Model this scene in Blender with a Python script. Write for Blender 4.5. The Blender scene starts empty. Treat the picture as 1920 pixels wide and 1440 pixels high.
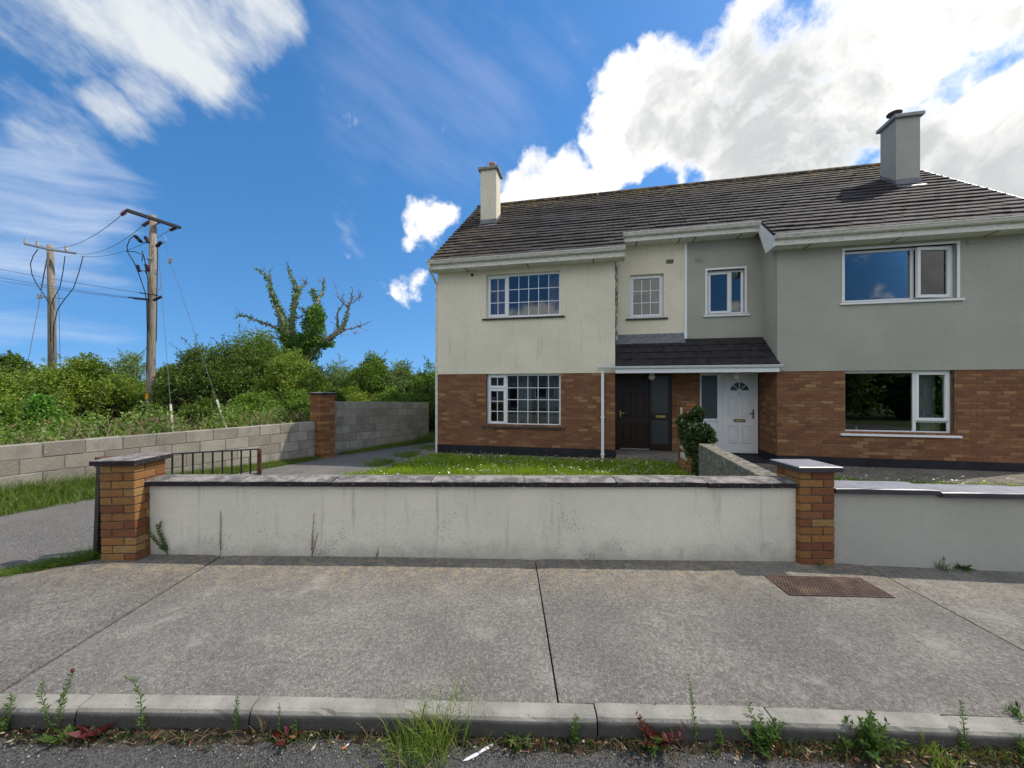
import bpy, math, random
import numpy as np
from mathutils import Vector, Matrix, Euler

random.seed(7)
RNG = np.random.default_rng(7)
R = math.radians
sc = bpy.context.scene
COL = sc.collection

# ------------------------------------------------------------------ camera
EYE = 1.65
cam_d = bpy.data.cameras.new('camera')
cam = bpy.data.objects.new('camera', cam_d)
COL.objects.link(cam)
cam.location = (0, 0, EYE)
cam.rotation_euler = (R(90), 0, 0)
cam_d.sensor_width = 36.0
cam_d.lens = 13.5
cam_d.shift_y = 9 / 1920
cam_d.clip_start = 0.05
cam_d.clip_end = 3000
sc.camera = cam

# ------------------------------------------------------------------ node helper
class T:
    def __init__(self, tree):
        self.t = tree
        tree.nodes.clear()
    def n(self, typ, ins=None, **props):
        nd = self.t.nodes.new('ShaderNode' + typ)
        for k, v in props.items():
            setattr(nd, k, v)
        for k, v in (ins or {}).items():
            self.set(nd.inputs[k], v)
        return nd
    def set(self, sock, v):
        if isinstance(v, bpy.types.NodeSocket):
            self.t.links.new(v, sock)
        elif isinstance(v, (tuple, list)) and sock.type == 'RGBA' and len(v) == 3:
            sock.default_value = (*v, 1)
        else:
            sock.default_value = v
    def math(self, op, a, b=0.0, c=0.0, clamp=False):
        nd = self.n('Math', operation=op, use_clamp=clamp)
        self.set(nd.inputs[0], a); self.set(nd.inputs[1], b); self.set(nd.inputs[2], c)
        return nd.outputs[0]
    def vm(self, op, a, b=(0, 0, 0), s=None):
        nd = self.n('VectorMath', operation=op)
        self.set(nd.inputs[0], a); self.set(nd.inputs[1], b)
        if s is not None:
            self.set(nd.inputs['Scale'], s)
        return nd.outputs['Value'] if op in ('DOT_PRODUCT', 'LENGTH', 'DISTANCE') else nd.outputs[0]
    def noise(self, vec, scale, detail=4, rough=0.55, dist=0.0, lac=2.0):
        nd = self.n('TexNoise', {'Scale': scale, 'Detail': detail, 'Roughness': rough, 'Distortion': dist, 'Lacunarity': lac})
        if vec is not None:
            self.set(nd.inputs['Vector'], vec)
        return nd.outputs['Fac']
    def voro(self, vec, scale, out='Distance', feature='F1', rand=1.0):
        nd = self.n('TexVoronoi', {'Scale': scale, 'Randomness': rand}, feature=feature)
        if vec is not None:
            self.set(nd.inputs['Vector'], vec)
        return nd.outputs[out]
    def ramp(self, fac, stops, interp='LINEAR'):
        nd = self.n('ValToRGB')
        cr = nd.color_ramp
        cr.interpolation = interp
        while len(cr.elements) < len(stops):
            cr.elements.new(0.5)
        for e, (p, c) in zip(cr.elements, stops):
            e.position = p
            e.color = (*c, 1) if len(c) == 3 else c
        self.set(nd.inputs[0], fac)
        return nd.outputs[0]
    def sstep(self, x, a, b, lo=0.0, hi=1.0):
        nd = self.n('MapRange', {'Value': x, 'From Min': a, 'From Max': b, 'To Min': lo, 'To Max': hi}, interpolation_type='SMOOTHSTEP')
        return nd.outputs[0]
    def mix(self, fac, a, b, blend='MIX'):
        nd = self.n('Mix', data_type='RGBA', blend_type=blend)
        self.set(nd.inputs[0], fac); self.set(nd.inputs[6], a); self.set(nd.inputs[7], b)
        return nd.outputs[2]
    def bump(self, h, strength=0.5, dist=0.01, normal=None):
        nd = self.n('Bump', {'Height': h, 'Strength': strength, 'Distance': dist})
        if normal is not None:
            self.set(nd.inputs['Normal'], normal)
        return nd.outputs[0]
    def pos(self):
        return self.n('NewGeometry').outputs['Position']
    def scalev(self, v, s):
        nd = self.n('Mapping', {'Vector': v, 'Scale': s})
        return nd.outputs[0]
    def surf(self, color, rough=0.8, normal=None, spec=0.3, metal=0.0, **kw):
        nd = self.n('BsdfPrincipled', {'Base Color': color, 'Roughness': rough, 'Specular IOR Level': spec, 'Metallic': metal})
        if normal is not None:
            self.set(nd.inputs['Normal'], normal)
        for k, v in kw.items():
            self.set(nd.inputs[k], v)
        out = self.n('OutputMaterial')
        self.t.links.new(nd.outputs[0], out.inputs[0])
        return nd

# ------------------------------------------------------------------ world: Nishita sky with clouds
SUN = Vector((0.72, 0.20, 1.0)).normalized()
world = bpy.data.worlds.new('World')
sc.world = world
world.use_nodes = True
SKY_STRENGTH = 0.15

def dirpx(x, y):
    return Vector(((x - 960) / 720, 1.0, (729 - y) / 720)).normalized()

def build_world():
    w = T(world.node_tree)
    sky = w.n('TexSky', sky_type='NISHITA', sun_disc=False, sun_elevation=math.asin(SUN.z),
              sun_rotation=math.atan2(SUN.x, SUN.y), altitude=0, air_density=1.0, dust_density=0.3, ozone_density=3.0)
    d = w.n('TexCoord').outputs['Generated']
    d = w.vm('NORMALIZE', d)
    # clean air: the band of milky haze at the skyline is left out by lifting the lookup a little
    w.set(sky.inputs['Vector'], w.vm('NORMALIZE', w.vm('ADD', w.vm('MULTIPLY', d, (1, 1, 0.78)), (0, 0, 0.22))))
    sep = w.n('SeparateXYZ', {0: d})
    z = sep.outputs[2]
    hs = w.n('HueSaturation', {'Hue': 0.5, 'Saturation': 1.30, 'Value': 0.64, 'Color': sky.outputs[0]})
    base = hs.outputs[0]
    # warped direction for ragged edges
    nw = w.n('TexNoise', {'Vector': d, 'Scale': 4.0, 'Detail': 5.0, 'Roughness': 0.55})
    off = w.vm('SUBTRACT', nw.outputs['Color'], (0.5, 0.5, 0.5))
    dw = w.vm('ADD', d, w.vm('SCALE', off, s=0.20))

    def blobs(lst, vec):
        acc = None
        for (x, y, r, a) in lst:                      # x, y in picture units, r in the same units
            c = dirpx(x, y)
            rr = r / 720 * c.y                        # chord radius
            dist = w.vm('DISTANCE', vec, tuple(c))
            v = w.n('MapRange', {'Value': dist, 'From Min': rr * 0.35, 'From Max': rr * 1.25, 'To Min': a, 'To Max': 0.0}, interpolation_type='SMOOTHSTEP').outputs[0]
            if acc is None:
                acc = v
            else:
                acc = w.math('MAXIMUM', acc, v)
        return acc
    # --- cumulus field: fluffy noise over the whole sky, gathered into the banks that stand in view
    fl = w.noise(w.vm('ADD', d, (5.2, 1.3, 2.7)), 3.1, 5, 0.58)
    fl2 = w.math('ADD', w.math('MULTIPLY', w.noise(dw, 8.0, 6, 0.64), 0.65), w.math('MULTIPLY', w.noise(d, 24.0, 4, 0.62), 0.35))
    cum_bank = blobs([(1230, 200, 130, 1), (1370, 170, 150, 1), (1510, 160, 170, 1), (1640, 130, 170, 1), (1800, 200, 190, 1), (1900, 60, 170, 1), (1720, 30, 140, 1), (1580, 40, 110, .85),
                      (1420, 30, 90, .75), (1170, 290, 95, 1), (1165, 130, 55, .9), (1150, 220, 60, .95), (1200, 95, 50, .85), (1300, 300, 130, 1), (1450, 290, 150, 1), (1860, 320, 170, 1), (1050, 350, 80, 1), (985, 375, 65, 1), (1010, 310, 45, .8), (1100, 370, 70, 1), (1980, 240, 200, 1), (2150, 150, 260, 1),
                      (790, 425, 40, .66), (825, 432, 46, .72), (850, 418, 32, .58), (838, 462, 32, .6), (765, 531, 34, .56), (800, 523, 32, .60), (730, 538, 28, .48), (582, 452, 26, .45), (655, 456, 22, .45), (925, 440, 40, .5)], dw)
    clear_bank = blobs([(1690, 195, 40, .42), (1740, 165, 45, .36), (1865, 95, 50, .40), (1800, 125, 40, .40), (1250, 345, 55, .85), (1320, 335, 45, .75), (1190, 365, 45, .7), (1540, 20, 60, .35), (1450, 60, 40, .3)], dw)
    # outside the view: the same broken cumulus, from noise alone
    fy = w.sstep(sep.outputs[1], -0.1, 0.45)
    wild = w.math('MULTIPLY', w.sstep(fl, 0.41, 0.56), w.math('SUBTRACT', 1.0, fy))
    dens0 = w.math('SUBTRACT', w.math('MAXIMUM', cum_bank, wild), clear_bank)
    dens = w.math('ADD', dens0, w.math('MULTIPLY', w.math('SUBTRACT', fl2, 0.5), 2.2))
    cum = w.sstep(dens, 0.30, 0.86)
    # self-shading: billows are lit on the sun side and grey in their thick lower parts
    sh = w.vm('ADD', dw, tuple(SUN * 0.055))
    lit = w.math('SUBTRACT', w.noise(dw, 6.0, 5, 0.60), w.noise(sh, 6.0, 5, 0.60))
    lowf = w.noise(w.vm('ADD', dw, (3.1, 0.4, 1.7)), 3.6, 4, 0.55)
    thick = blobs([(1380, 270, 190, 1), (1250, 240, 110, .75), (1500, 330, 150, 1), (1860, 310, 150, 1), (1640, 300, 120, .9), (1950, 200, 120, .8), (1560, 200, 110, .6), (2150, 150, 200, .7), (1820, 40, 80, .4)], dw)
    thick = w.math('MAXIMUM', thick, w.math('MULTIPLY', wild, 0.25))
    core = w.math('ADD', w.math('MULTIPLY', thick, 0.62), w.math('ADD', w.math('MULTIPLY', w.math('SUBTRACT', lowf, 0.5), 1.4), w.math('MULTIPLY', lit, -1.7)))
    core = w.math('MULTIPLY', w.sstep(core, -0.14, 0.80), w.sstep(dens, 0.42, 1.0))
    # --- streaky high cloud: noise stretched along the wind
    def streak(cx, cy, dx, dy, a, b_, detail=7, rough=0.6, warp=0.35, off=0.0):
        c = dirpx(cx, cy)
        e1 = (dirpx(cx + dx * 5, cy + dy * 5) - c).normalized()
        e2 = c.cross(e1).normalized()
        v = w.n('CombineXYZ', {0: w.math('MULTIPLY', w.vm('DOT_PRODUCT', dws, tuple(e1)), a), 1: w.math('MULTIPLY', w.vm('DOT_PRODUCT', dws, tuple(e2)), b_), 2: off}).outputs[0]
        return w.noise(v, 1.0, detail, rough, warp)
    dws = w.vm('ADD', d, w.vm('SCALE', off, s=0.05))
    st = streak(280, 120, 1.0, 0.95, 4.0, 8.5, 7, 0.62, 0.0)
    wis = blobs([(240, 40, 140, 1), (340, 50, 150, 1), (290, 170, 80, .9), (385, 110, 90, 1), (460, 10, 90, .95), (110, 90, 90, .62), (40, 30, 80, .62), (70, 210, 120, .5), (240, 225, 75, .80), (320, 210, 60, .7), (440, 125, 50, .75), (190, 130, 60, .7)], dw)
    wd = w.math('ADD', wis, w.math('MULTIPLY', w.math('SUBTRACT', st, 0.5), 2.3))
    wd = w.math('ADD', wd, w.math('MULTIPLY', w.math('SUBTRACT', w.noise(dw, 7.0, 4, 0.55), 0.5), 0.7))
    wisp = w.sstep(wd, 0.28, 1.25, 0, 0.92)
    vst = streak(120, 400, 1.0, 0.16, 2.2, 17.0, 5, 0.58, 0.0, 3.0)
    veilb = blobs([(100, 385, 170, .85), (200, 400, 110, .75), (20, 430, 150, .75), (120, 590, 190, .5), (20, 560, 150, .5), (60, 300, 120, .4)], dw)
    veil = w.sstep(w.math('ADD', veilb, w.math('MULTIPLY', w.math('SUBTRACT', vst, 0.5), 1.9)), 0.30, 1.35, 0, 0.66)
    st2 = streak(760, 200, 1.0, 0.75, 3.0, 13.0, 5, 0.6, 0.0, 7.0)
    veil2b = blobs([(760, 130, 230, .60), (860, 240, 200, .60), (700, 60, 200, .5), (680, 250, 120, .45), (1000, 120, 130, .4)], dw)
    veil2 = w.sstep(w.math('ADD', veil2b, w.math('MULTIPLY', w.math('SUBTRACT', st2, 0.5), 1.3)), 0.2, 1.2, 0, 0.34)
    K = 0.575 / SKY_STRENGTH
    c = w.mix(veil2, base, tuple(K * v for v in (0.50, 0.56, 0.80)))
    c = w.mix(veil, c, tuple(K * v for v in (0.70, 0.78, 0.92)))
    c = w.mix(wisp, c, tuple(K * v for v in (0.74, 0.79, 0.83)))
    ccol = w.mix(core, tuple(K * v for v in (1.10, 1.11, 1.12)), tuple(K * v for v in (0.54, 0.585, 0.62)))
    c = w.mix(cum, c, ccol)
    bg = w.n('Background', {'Color': c, 'Strength': SKY_STRENGTH})
    out = w.n('OutputWorld')
    w.t.links.new(bg.outputs[0], out.inputs[0])
build_world()

# ------------------------------------------------------------------ sun
sd = bpy.data.lights.new('sun', 'SUN')
sd.energy = 2.0
sd.angle = R(0.5)
sd.color = (1.0, 0.95, 0.87)
sun = bpy.data.objects.new('sun', sd)
COL.objects.link(sun)
sun.location = SUN * 60
sun.rotation_euler = (-SUN).to_track_quat('-Z', 'Y').to_euler()

sc.view_settings.view_transform = 'Standard'
sc.view_settings.look = 'None'
sc.view_settings.exposure = 1.02
sc.view_settings.gamma = 1.0
sc.view_settings.use_white_balance = True
sc.view_settings.white_balance_temperature = 6850
sc.view_settings.white_balance_tint = 10
sc.view_settings.use_curve_mapping = False
sc.render.engine = 'CYCLES'
sc.cycles.use_denoising = True
sc.cycles.max_bounces = 8
sc.cycles.transparent_max_bounces = 12
world.cycles.sampling_method = 'MANUAL'
world.cycles.sample_map_resolution = 512

# ------------------------------------------------------------------ mesh helpers
class MB:
    """collects shapes and links them as ONE mesh object"""
    def __init__(self):
        self.v = []; self.f = []
    def add(self, vs, fs):
        o = len(self.v)
        self.v += [tuple(p) for p in vs]
        self.f += [tuple(o + i for i in f) for f in fs]
        return self
    def box(self, x0, x1, y0, y1, z0, z1):
        x0, x1 = sorted((x0, x1)); y0, y1 = sorted((y0, y1)); z0, z1 = sorted((z0, z1))
        return self.add([(x0, y0, z0), (x1, y0, z0), (x1, y1, z0), (x0, y1, z0), (x0, y0, z1), (x1, y0, z1), (x1, y1, z1), (x0, y1, z1)],
                        [(0, 3, 2, 1), (4, 5, 6, 7), (0, 1, 5, 4), (1, 2, 6, 5), (2, 3, 7, 6), (3, 0, 4, 7)])
    def cbox(self, x0, x1, y0, y1, z0, z1, c=0.005):
        """box with all edges chamfered (an octagon-cornered hull)"""
        x0, x1 = sorted((x0, x1)); y0, y1 = sorted((y0, y1)); z0, z1 = sorted((z0, z1))
        vs = []
        for (x, sx) in ((x0, 1), (x1, -1)):
            for (y, sy) in ((y0, 1), (y1, -1)):
                for (z, sz) in ((z0, 1), (z1, -1)):
                    vs += [(x, y + sy * c, z + sz * c), (x + sx * c, y, z + sz * c), (x + sx * c, y + sy * c, z)]
        def i(a, b, d, k): return (a * 4 + b * 2 + d) * 3 + k
        fs = []
        def quad(idx, outward):
            p = [Vector(vs[j]) for j in idx]
            nrm = (p[1] - p[0]).cross(p[2] - p[0])
            if nrm.dot(Vector(outward)) < 0:
                idx = idx[::-1]
            fs.append(tuple(idx))
        for a in (0, 1):
            sa = 1 if a else -1
            quad([i(a, 0, 0, 0), i(a, 1, 0, 0), i(a, 1, 1, 0), i(a, 0, 1, 0)], (sa, 0, 0))
            quad([i(0, a, 0, 1), i(1, a, 0, 1), i(1, a, 1, 1), i(0, a, 1, 1)], (0, sa, 0))
            quad([i(0, 0, a, 2), i(1, 0, a, 2), i(1, 1, a, 2), i(0, 1, a, 2)], (0, 0, sa))
            for b in (0, 1):
                sb = 1 if b else -1
                quad([i(a, b, 0, 0), i(a, b, 1, 0), i(a, b, 1, 1), i(a, b, 0, 1)], (sa, sb, 0))
                quad([i(a, 0, b, 0), i(a, 1, b, 0), i(a, 1, b, 2), i(a, 0, b, 2)], (sa, 0, sb))
                quad([i(0, a, b, 1), i(1, a, b, 1), i(1, a, b, 2), i(0, a, b, 2)], (0, sa, sb))
                for d in (0, 1):
                    quad([i(a, b, d, 0), i(a, b, d, 1), i(a, b, d, 2)], (sa, sb, 1 if d else -1))
        return self.add(vs, fs)
    def prism(self, poly, x0, x1, axis='x'):
        """extrude a polygon (list of (a, b)) along an axis: x -> (y, z), y -> (x, z), z -> (x, y)"""
        x0, x1 = sorted((x0, x1))
        area = sum(poly[i][0] * poly[(i + 1) % len(poly)][1] - poly[(i + 1) % len(poly)][0] * poly[i][1] for i in range(len(poly)))
        if (area < 0) != (axis == 'y'):
            poly = poly[::-1]
        n = len(poly)
        if axis == 'x':
            vs = [(x0, a, b) for a, b in poly] + [(x1, a, b) for a, b in poly]
        elif axis == 'y':
            vs = [(a, x0, b) for a, b in poly] + [(a, x1, b) for a, b in poly]
        else:
            vs = [(a, b, x0) for a, b in poly] + [(a, b, x1) for a, b in poly]
        fs = [tuple(reversed(range(n))), tuple(range(n, 2 * n))]
        fs += [(i, (i + 1) % n, n + (i + 1) % n, n + i) for i in range(n)]
        return self.add(vs, fs)
    def tube(self, pts, r, n=8, cap=True):
        pts = [Vector(p) for p in pts]
        rs = r if isinstance(r, (list, tuple)) else [r] * len(pts)
        base = len(self.v)
        prev = None
        for k, p in enumerate(pts):
            if k == 0: t = pts[1] - p
            elif k == len(pts) - 1: t = p - pts[k - 1]
            else: t = (pts[k + 1] - pts[k - 1])
            if t.length < 1e-9: t = Vector((0, 0, 1))
            t.normalize()
            if prev is None:
                a = Vector((1, 0, 0)) if abs(t.x) < 0.8 else Vector((0, 1, 0))
                prev = t.cross(a).normalized()
            prev = (prev - t * prev.dot(t))
            prev = prev.normalized() if prev.length > 1e-6 else t.orthogonal().normalized()
            b = t.cross(prev)
            for j in range(n):
                an = 2 * math.pi * j / n
                self.v.append(tuple(p + (prev * math.cos(an) + b * math.sin(an)) * rs[k]))
        for k in range(len(pts) - 1):
            for j in range(n):
                a0 = base + k * n + j; a1 = base + k * n + (j + 1) % n
                self.f.append((a0, a1, a1 + n, a0 + n))
        if cap:
            self.f.append(tuple(base + j for j in reversed(range(n))))
            self.f.append(tuple(base + (len(pts) - 1) * n + j for j in range(n)))
        return self
    def lathe(self, prof, cx=0, cy=0, n=16):
        """prof: list of (radius, z) bottom to top"""
        base = len(self.v)
        for r, z in prof:
            for j in range(n):
                an = 2 * math.pi * j / n
                self.v.append((cx + r * math.cos(an), cy + r * math.sin(an), z))
        for k in range(len(prof) - 1):
            for j in range(n):
                a0 = base + k * n + j; a1 = base + k * n + (j + 1) % n
                self.f.append((a0, a1, a1 + n, a0 + n))
        self.f.append(tuple(base + j for j in reversed(range(n))))
        self.f.append(tuple(base + (len(prof) - 1) * n + j for j in range(n)))
        return self
    def mesh(self, name, mat, smooth=False):
        me = bpy.data.meshes.new(name)
        me.from_pydata(self.v, [], self.f)
        if mat is not None:
            me.materials.append(mat)
        if smooth:
            me.polygons.foreach_set('use_smooth', [True] * len(me.polygons))
        me.update()
        return me
    def build(self, name, mat, parent=None, smooth=False, loc=None, rot=None):
        return link(name, self.mesh(name, mat, smooth), parent, loc, rot)

def link(name, me, parent=None, loc=None, rot=None):
    o = bpy.data.objects.new(name, me)
    COL.objects.link(o)
    if parent is not None:
        o.parent = parent
    if loc is not None:
        o.location = loc
    if rot is not None:
        o.rotation_euler = rot
    return o

def mesh_np(name, V, F, mat):
    """V (n,3), F (m,k): quick mesh from arrays"""
    me = bpy.data.meshes.new(name)
    V = np.asarray(V, np.float32); F = np.asarray(F, np.int32)
    k = F.shape[1]
    me.vertices.add(len(V)); me.vertices.foreach_set('co', V.ravel())
    me.loops.add(F.size); me.loops.foreach_set('vertex_index', F.ravel())
    me.polygons.add(len(F))
    me.polygons.foreach_set('loop_start', np.arange(0, F.size, k, dtype=np.int32))
    me.polygons.foreach_set('loop_total', np.full(len(F), k, np.int32))
    me.materials.append(mat)
    me.update(calc_edges=True)
    return me

def thing(name, label, cat, loc=(0, 0, 0), rotz=0.0, group=None):
    o = bpy.data.objects.new(name, None)
    COL.objects.link(o)
    o.location = loc
    o.rotation_euler = (0, 0, rotz)
    o.empty_display_size = 0.2
    return tag(o, label, cat, group)

def tag(o, label, cat, group=None):
    o['label'] = label; o['category'] = cat
    if group: o['group'] = group
    return o

def kind(o, k, label=None):
    o['kind'] = k
    if label: o['label'] = label
    return o

# ------------------------------------------------------------------ materials
def M(name, fn):
    m = bpy.data.materials.new(name)
    m.use_nodes = True
    fn(T(m.node_tree))
    return m

def plain(name, col, rough=0.6, var=0.12, nscale=6.0, spec=0.3, metal=0.0, bump=0.0, bscale=80):
    def f(t):
        p = t.pos()
        n = t.noise(p, nscale, 5, 0.6)
        c = t.mix(t.sstep(n, 0.3, 0.7), tuple(v * (1 - var) for v in col), tuple(min(1, v * (1 + var)) for v in col))
        nm = t.bump(t.noise(p, bscale, 3), bump, 0.01) if bump else None
        t.surf(c, rough, nm, spec, metal)
    return M(name, f)

def render_mat(name, col, dirt, dirt_amt=0.5, low=None):
    """painted cement render: faint mottling, fine grain, algae specks and runs that gather low on the wall"""
    def f(t):
        p = t.pos()
        big = t.noise(p, 0.9, 5, 0.6)
        c = t.mix(t.sstep(big, 0.25, 0.75), tuple(v * 0.90 for v in col), tuple(min(1, v * 1.05) for v in col))
        c = t.mix(t.sstep(t.noise(t.scalev(p, (1, 1, 0.7)), 5.5, 5, 0.7), 0.52, 0.75, 0, 0.16), c, tuple(v * 0.72 for v in col))
        run = t.noise(t.scalev(p, (7, 7, 0.55)), 1.6, 6, 0.62)
        c = t.mix(t.math('MULTIPLY', t.sstep(run, 0.55, 0.78), 0.45 * dirt_amt), c, dirt)
        if low:
            zr = t.n('SeparateXYZ', {0: p}).outputs[2]
            gr = t.math('MULTIPLY', t.sstep(t.math('ADD', zr, t.math('MULTIPLY', t.math('SUBTRACT', t.noise(p, 4, 5, 0.65), 0.5), 0.5)), 0.22, -0.08), 0.55)
            c = t.mix(gr, c, (0.33, 0.29, 0.235))
        spk = t.noise(t.scalev(p, (1, 1, 0.6)), 100, 3, 0.6)
        patch = t.noise(p, 2.3, 4, 0.6)
        amt = t.sstep(patch, 0.48, 0.72)
        if low:
            zz = t.n('SeparateXYZ', {0: p}).outputs[2]
            amt = t.math('MULTIPLY', t.math('ADD', amt, 0.55), t.sstep(zz, low[1], low[0]))
        thr = t.math('SUBTRACT', 0.70, t.math('MULTIPLY', amt, 0.085 * dirt_amt + 0.03))
        s = t.sstep(t.math('SUBTRACT', spk, thr), 0.0, 0.035)
        c = t.mix(t.math('MULTIPLY', s, 0.62), c, tuple(v * 0.3 for v in dirt))
        h = t.math('ADD', t.noise(p, 160, 3, 0.6), t.math('MULTIPLY', t.noise(p, 30, 3), 0.8))
        t.surf(c, 0.92, t.bump(t.math('ADD', h, t.math('MULTIPLY', t.noise(p, 9, 3), 2.0)), 0.6, 0.008), 0.2)
    return M(name, f)

def brick_mat(name, ramp, per):
    """per = 'object' or 'island': where the colour of each brick comes from"""
    def f(t):
        p = t.pos()
        r = t.n('ObjectInfo').outputs['Random'] if per == 'object' else t.n('NewGeometry').outputs['Random Per Island']
        c = t.ramp(r, ramp, 'CONSTANT')
        r2 = t.math('FRACT', t.math('MULTIPLY', r, 17.31))
        c = t.mix(t.math('MULTIPLY', r2, 0.22), c, (0.15, 0.075, 0.045))
        n = t.noise(t.scalev(p, (1, 1, 2.2)), 26, 5, 0.65)
        c = t.mix(t.sstep(n, 0.40, 0.75, 0, 0.55), c, (0.10, 0.055, 0.04))
        n2 = t.noise(p, 9, 4, 0.6)
        c = t.mix(t.sstep(n2, 0.55, 0.8, 0, 0.3), c, (0.30, 0.20, 0.11))
        h = t.noise(t.scalev(p, (1, 1, 2.5)), 70, 4, 0.65)
        t.surf(c, 0.88, t.bump(h, 0.6, 0.004), 0.25)
    return M(name, f)

HOUSE_RAMP = [(0, (0.2332, 0.098, 0.0498)), (0.22, (0.2594, 0.1141, 0.0556)), (0.42, (0.2115, 0.0858, 0.0456)), (0.56, (0.2899, 0.1342, 0.0613)), (0.7, (0.2463, 0.106, 0.0542)), (0.79, (0.3204, 0.1623, 0.0733)), (0.92, (0.1724, 0.0698, 0.04)), (0.945, (0.3986, 0.2309, 0.1053))]
PILLAR_RAMP = [(0, (0.294, 0.1344, 0.0446)), (0.2, (0.231, 0.0884, 0.0356)), (0.38, (0.336, 0.1768, 0.0594)), (0.55, (0.196, 0.0707, 0.0327)), (0.68, (0.315, 0.1485, 0.0475)), (0.82, (0.364, 0.2192, 0.0832)), (0.93, (0.252, 0.1061, 0.0446))]
m_brick_o = brick_mat('house_brick', HOUSE_RAMP, 'object')
m_brick_i = brick_mat('house_brick_joined', HOUSE_RAMP, 'island')
m_pbrick = brick_mat('pillar_brick', PILLAR_RAMP, 'object')
m_mortar = plain('mortar', (0.17, 0.12, 0.085), 0.95, 0.25, 12, 0.1, bump=0.5)
m_mortar_dk = plain('mortar_dark', (0.11, 0.075, 0.055), 0.95, 0.3, 12, 0.1, bump=0.5)
m_cream = render_mat('cream_render', (0.80, 0.735, 0.585), (0.40, 0.37, 0.28), 1.0)
m_cream_wall = render_mat('cream_wall_render', (0.80, 0.75, 0.63), (0.29, 0.275, 0.22), 1.2, low=(0.0, 0.9))
m_grey = render_mat('grey_render', (0.415, 0.412, 0.362), (0.28, 0.28, 0.25), 0.5)
m_grey_wall = render_mat('grey_wall_render', (0.455, 0.45, 0.395), (0.30, 0.30, 0.27), 0.5)
m_black_plinth = plain('black_plinth_paint', (0.022, 0.022, 0.027), 0.7, 0.3, 3, 0.25, bump=0.3)
m_pvc = plain('white_pvc', (0.80, 0.82, 0.84), 0.35, 0.03, 3, 0.4)
m_sill_dk = plain('dark_sill_paint', (0.055, 0.05, 0.05), 0.7, 0.3, 8, 0.25, bump=0.3)

def dirty_pvc(t):
    p = t.pos()
    n = t.noise(t.scalev(p, (1, 1, 3)), 9, 6, 0.65)
    c = t.mix(t.sstep(n, 0.45, 0.72), (0.72, 0.70, 0.64), (0.46, 0.44, 0.35))
    n2 = t.noise(p, 45, 3, 0.6)
    c = t.mix(t.sstep(n2, 0.64, 0.76, 0, 0.4), c, (0.2, 0.2, 0.15))
    t.surf(c, 0.5, None, 0.35)
m_dpvc = M('weathered_white_pvc', dirty_pvc)

def peeling(t):
    p = t.pos()
    n = t.noise(t.scalev(p, (1, 1, 0.25)), 30, 4, 0.6)
    t.surf(t.mix(t.sstep(n, 0.47, 0.53), (0.60, 0.60, 0.55), (0.14, 0.13, 0.12)), 0.8)
m_peel = M('peeling_paint', peeling)

def tile_fn(per):
    def f(t):
        p = t.pos()
        r = t.n('ObjectInfo').outputs['Random'] if per == 'object' else t.n('NewGeometry').outputs['Random Per Island']
        c = t.ramp(r, [(0, (0.028, 0.024, 0.024)), (0.5, (0.044, 0.038, 0.038)), (1, (0.068, 0.06, 0.059))])
        n = t.noise(p, 5.5, 6, 0.65)
        c = t.mix(t.sstep(n, 0.50, 0.75, 0, 0.55), c, (0.055, 0.048, 0.046))
        sp = t.noise(p, 38, 4, 0.65)
        c = t.mix(t.sstep(sp, 0.60, 0.70, 0, 0.5), c, (0.22, 0.205, 0.19))
        ms = t.noise(p, 13, 5, 0.7)
        c = t.mix(t.sstep(ms, 0.58, 0.66, 0, 0.7), c, (0.035, 0.036, 0.02))
        # yellow lichen towards the ridge and the far verge
        sx = t.n('SeparateXYZ', {0: p})
        top = t.sstep(sx.outputs[2], 7.3, 8.5)
        lef = t.sstep(sx.outputs[0], 1.0, -2.2)
        li = t.math('MULTIPLY', t.sstep(t.noise(p, 7, 5, 0.7), 0.46, 0.62), t.math('ADD', top, t.math('MULTIPLY', lef, 0.55), clamp=True))
        c = t.mix(t.math('MULTIPLY', li, 0.75), c, (0.30, 0.21, 0.075))
        h = t.math('ADD', t.noise(p, 90, 4), t.noise(p, 22, 3))
        t.surf(c, 0.82, t.bump(h, 0.5, 0.006), 0.3)
    return f
m_tile_o = M('roof_tile', tile_fn('object'))
m_tile_i = M('roof_tile_joined', tile_fn('island'))
m_ptile = plain('porch_tile', (0.024, 0.022, 0.024), 0.7, 0.5, 7, 0.35, bump=0.5)
m_lead = plain('lead_flashing', (0.17, 0.175, 0.19), 0.45, 0.25, 9, 0.5, bump=0.3, bscale=30)
m_terra = plain('terracotta', (0.42, 0.19, 0.11), 0.8, 0.2, 14)
m_cowl = plain('dark_cowl', (0.05, 0.038, 0.045), 0.6, 0.2, 14)
m_cap = plain('chimney_cap_concrete', (0.30, 0.285, 0.255), 0.9, 0.35, 9, 0.2, bump=0.5)
m_lavcap = plain('grey_cap_concrete', (0.33, 0.33, 0.34), 0.9, 0.2, 9, 0.2, bump=0.4)
m_brass = plain('brass', (0.62, 0.45, 0.17), 0.3, 0.1, 20, 0.5, metal=1.0)
m_darkwood = plain('dark_brown_door', (0.020, 0.009, 0.007), 0.42, 0.25, 10, 0.4)
m_upvc_door = plain('white_door', (0.74, 0.76, 0.79), 0.32, 0.03, 4, 0.4)
m_handle_dk = plain('dark_handle', (0.05, 0.03, 0.025), 0.35, 0.1, 20, 0.5)
m_globe = plain('opal_globe', (0.75, 0.75, 0.72), 0.25, 0.03, 5, 0.5)
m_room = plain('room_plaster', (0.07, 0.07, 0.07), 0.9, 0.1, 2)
m_soffit = plain('soffit_board', (0.66, 0.66, 0.62), 0.6, 0.12, 5, 0.3)

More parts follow.
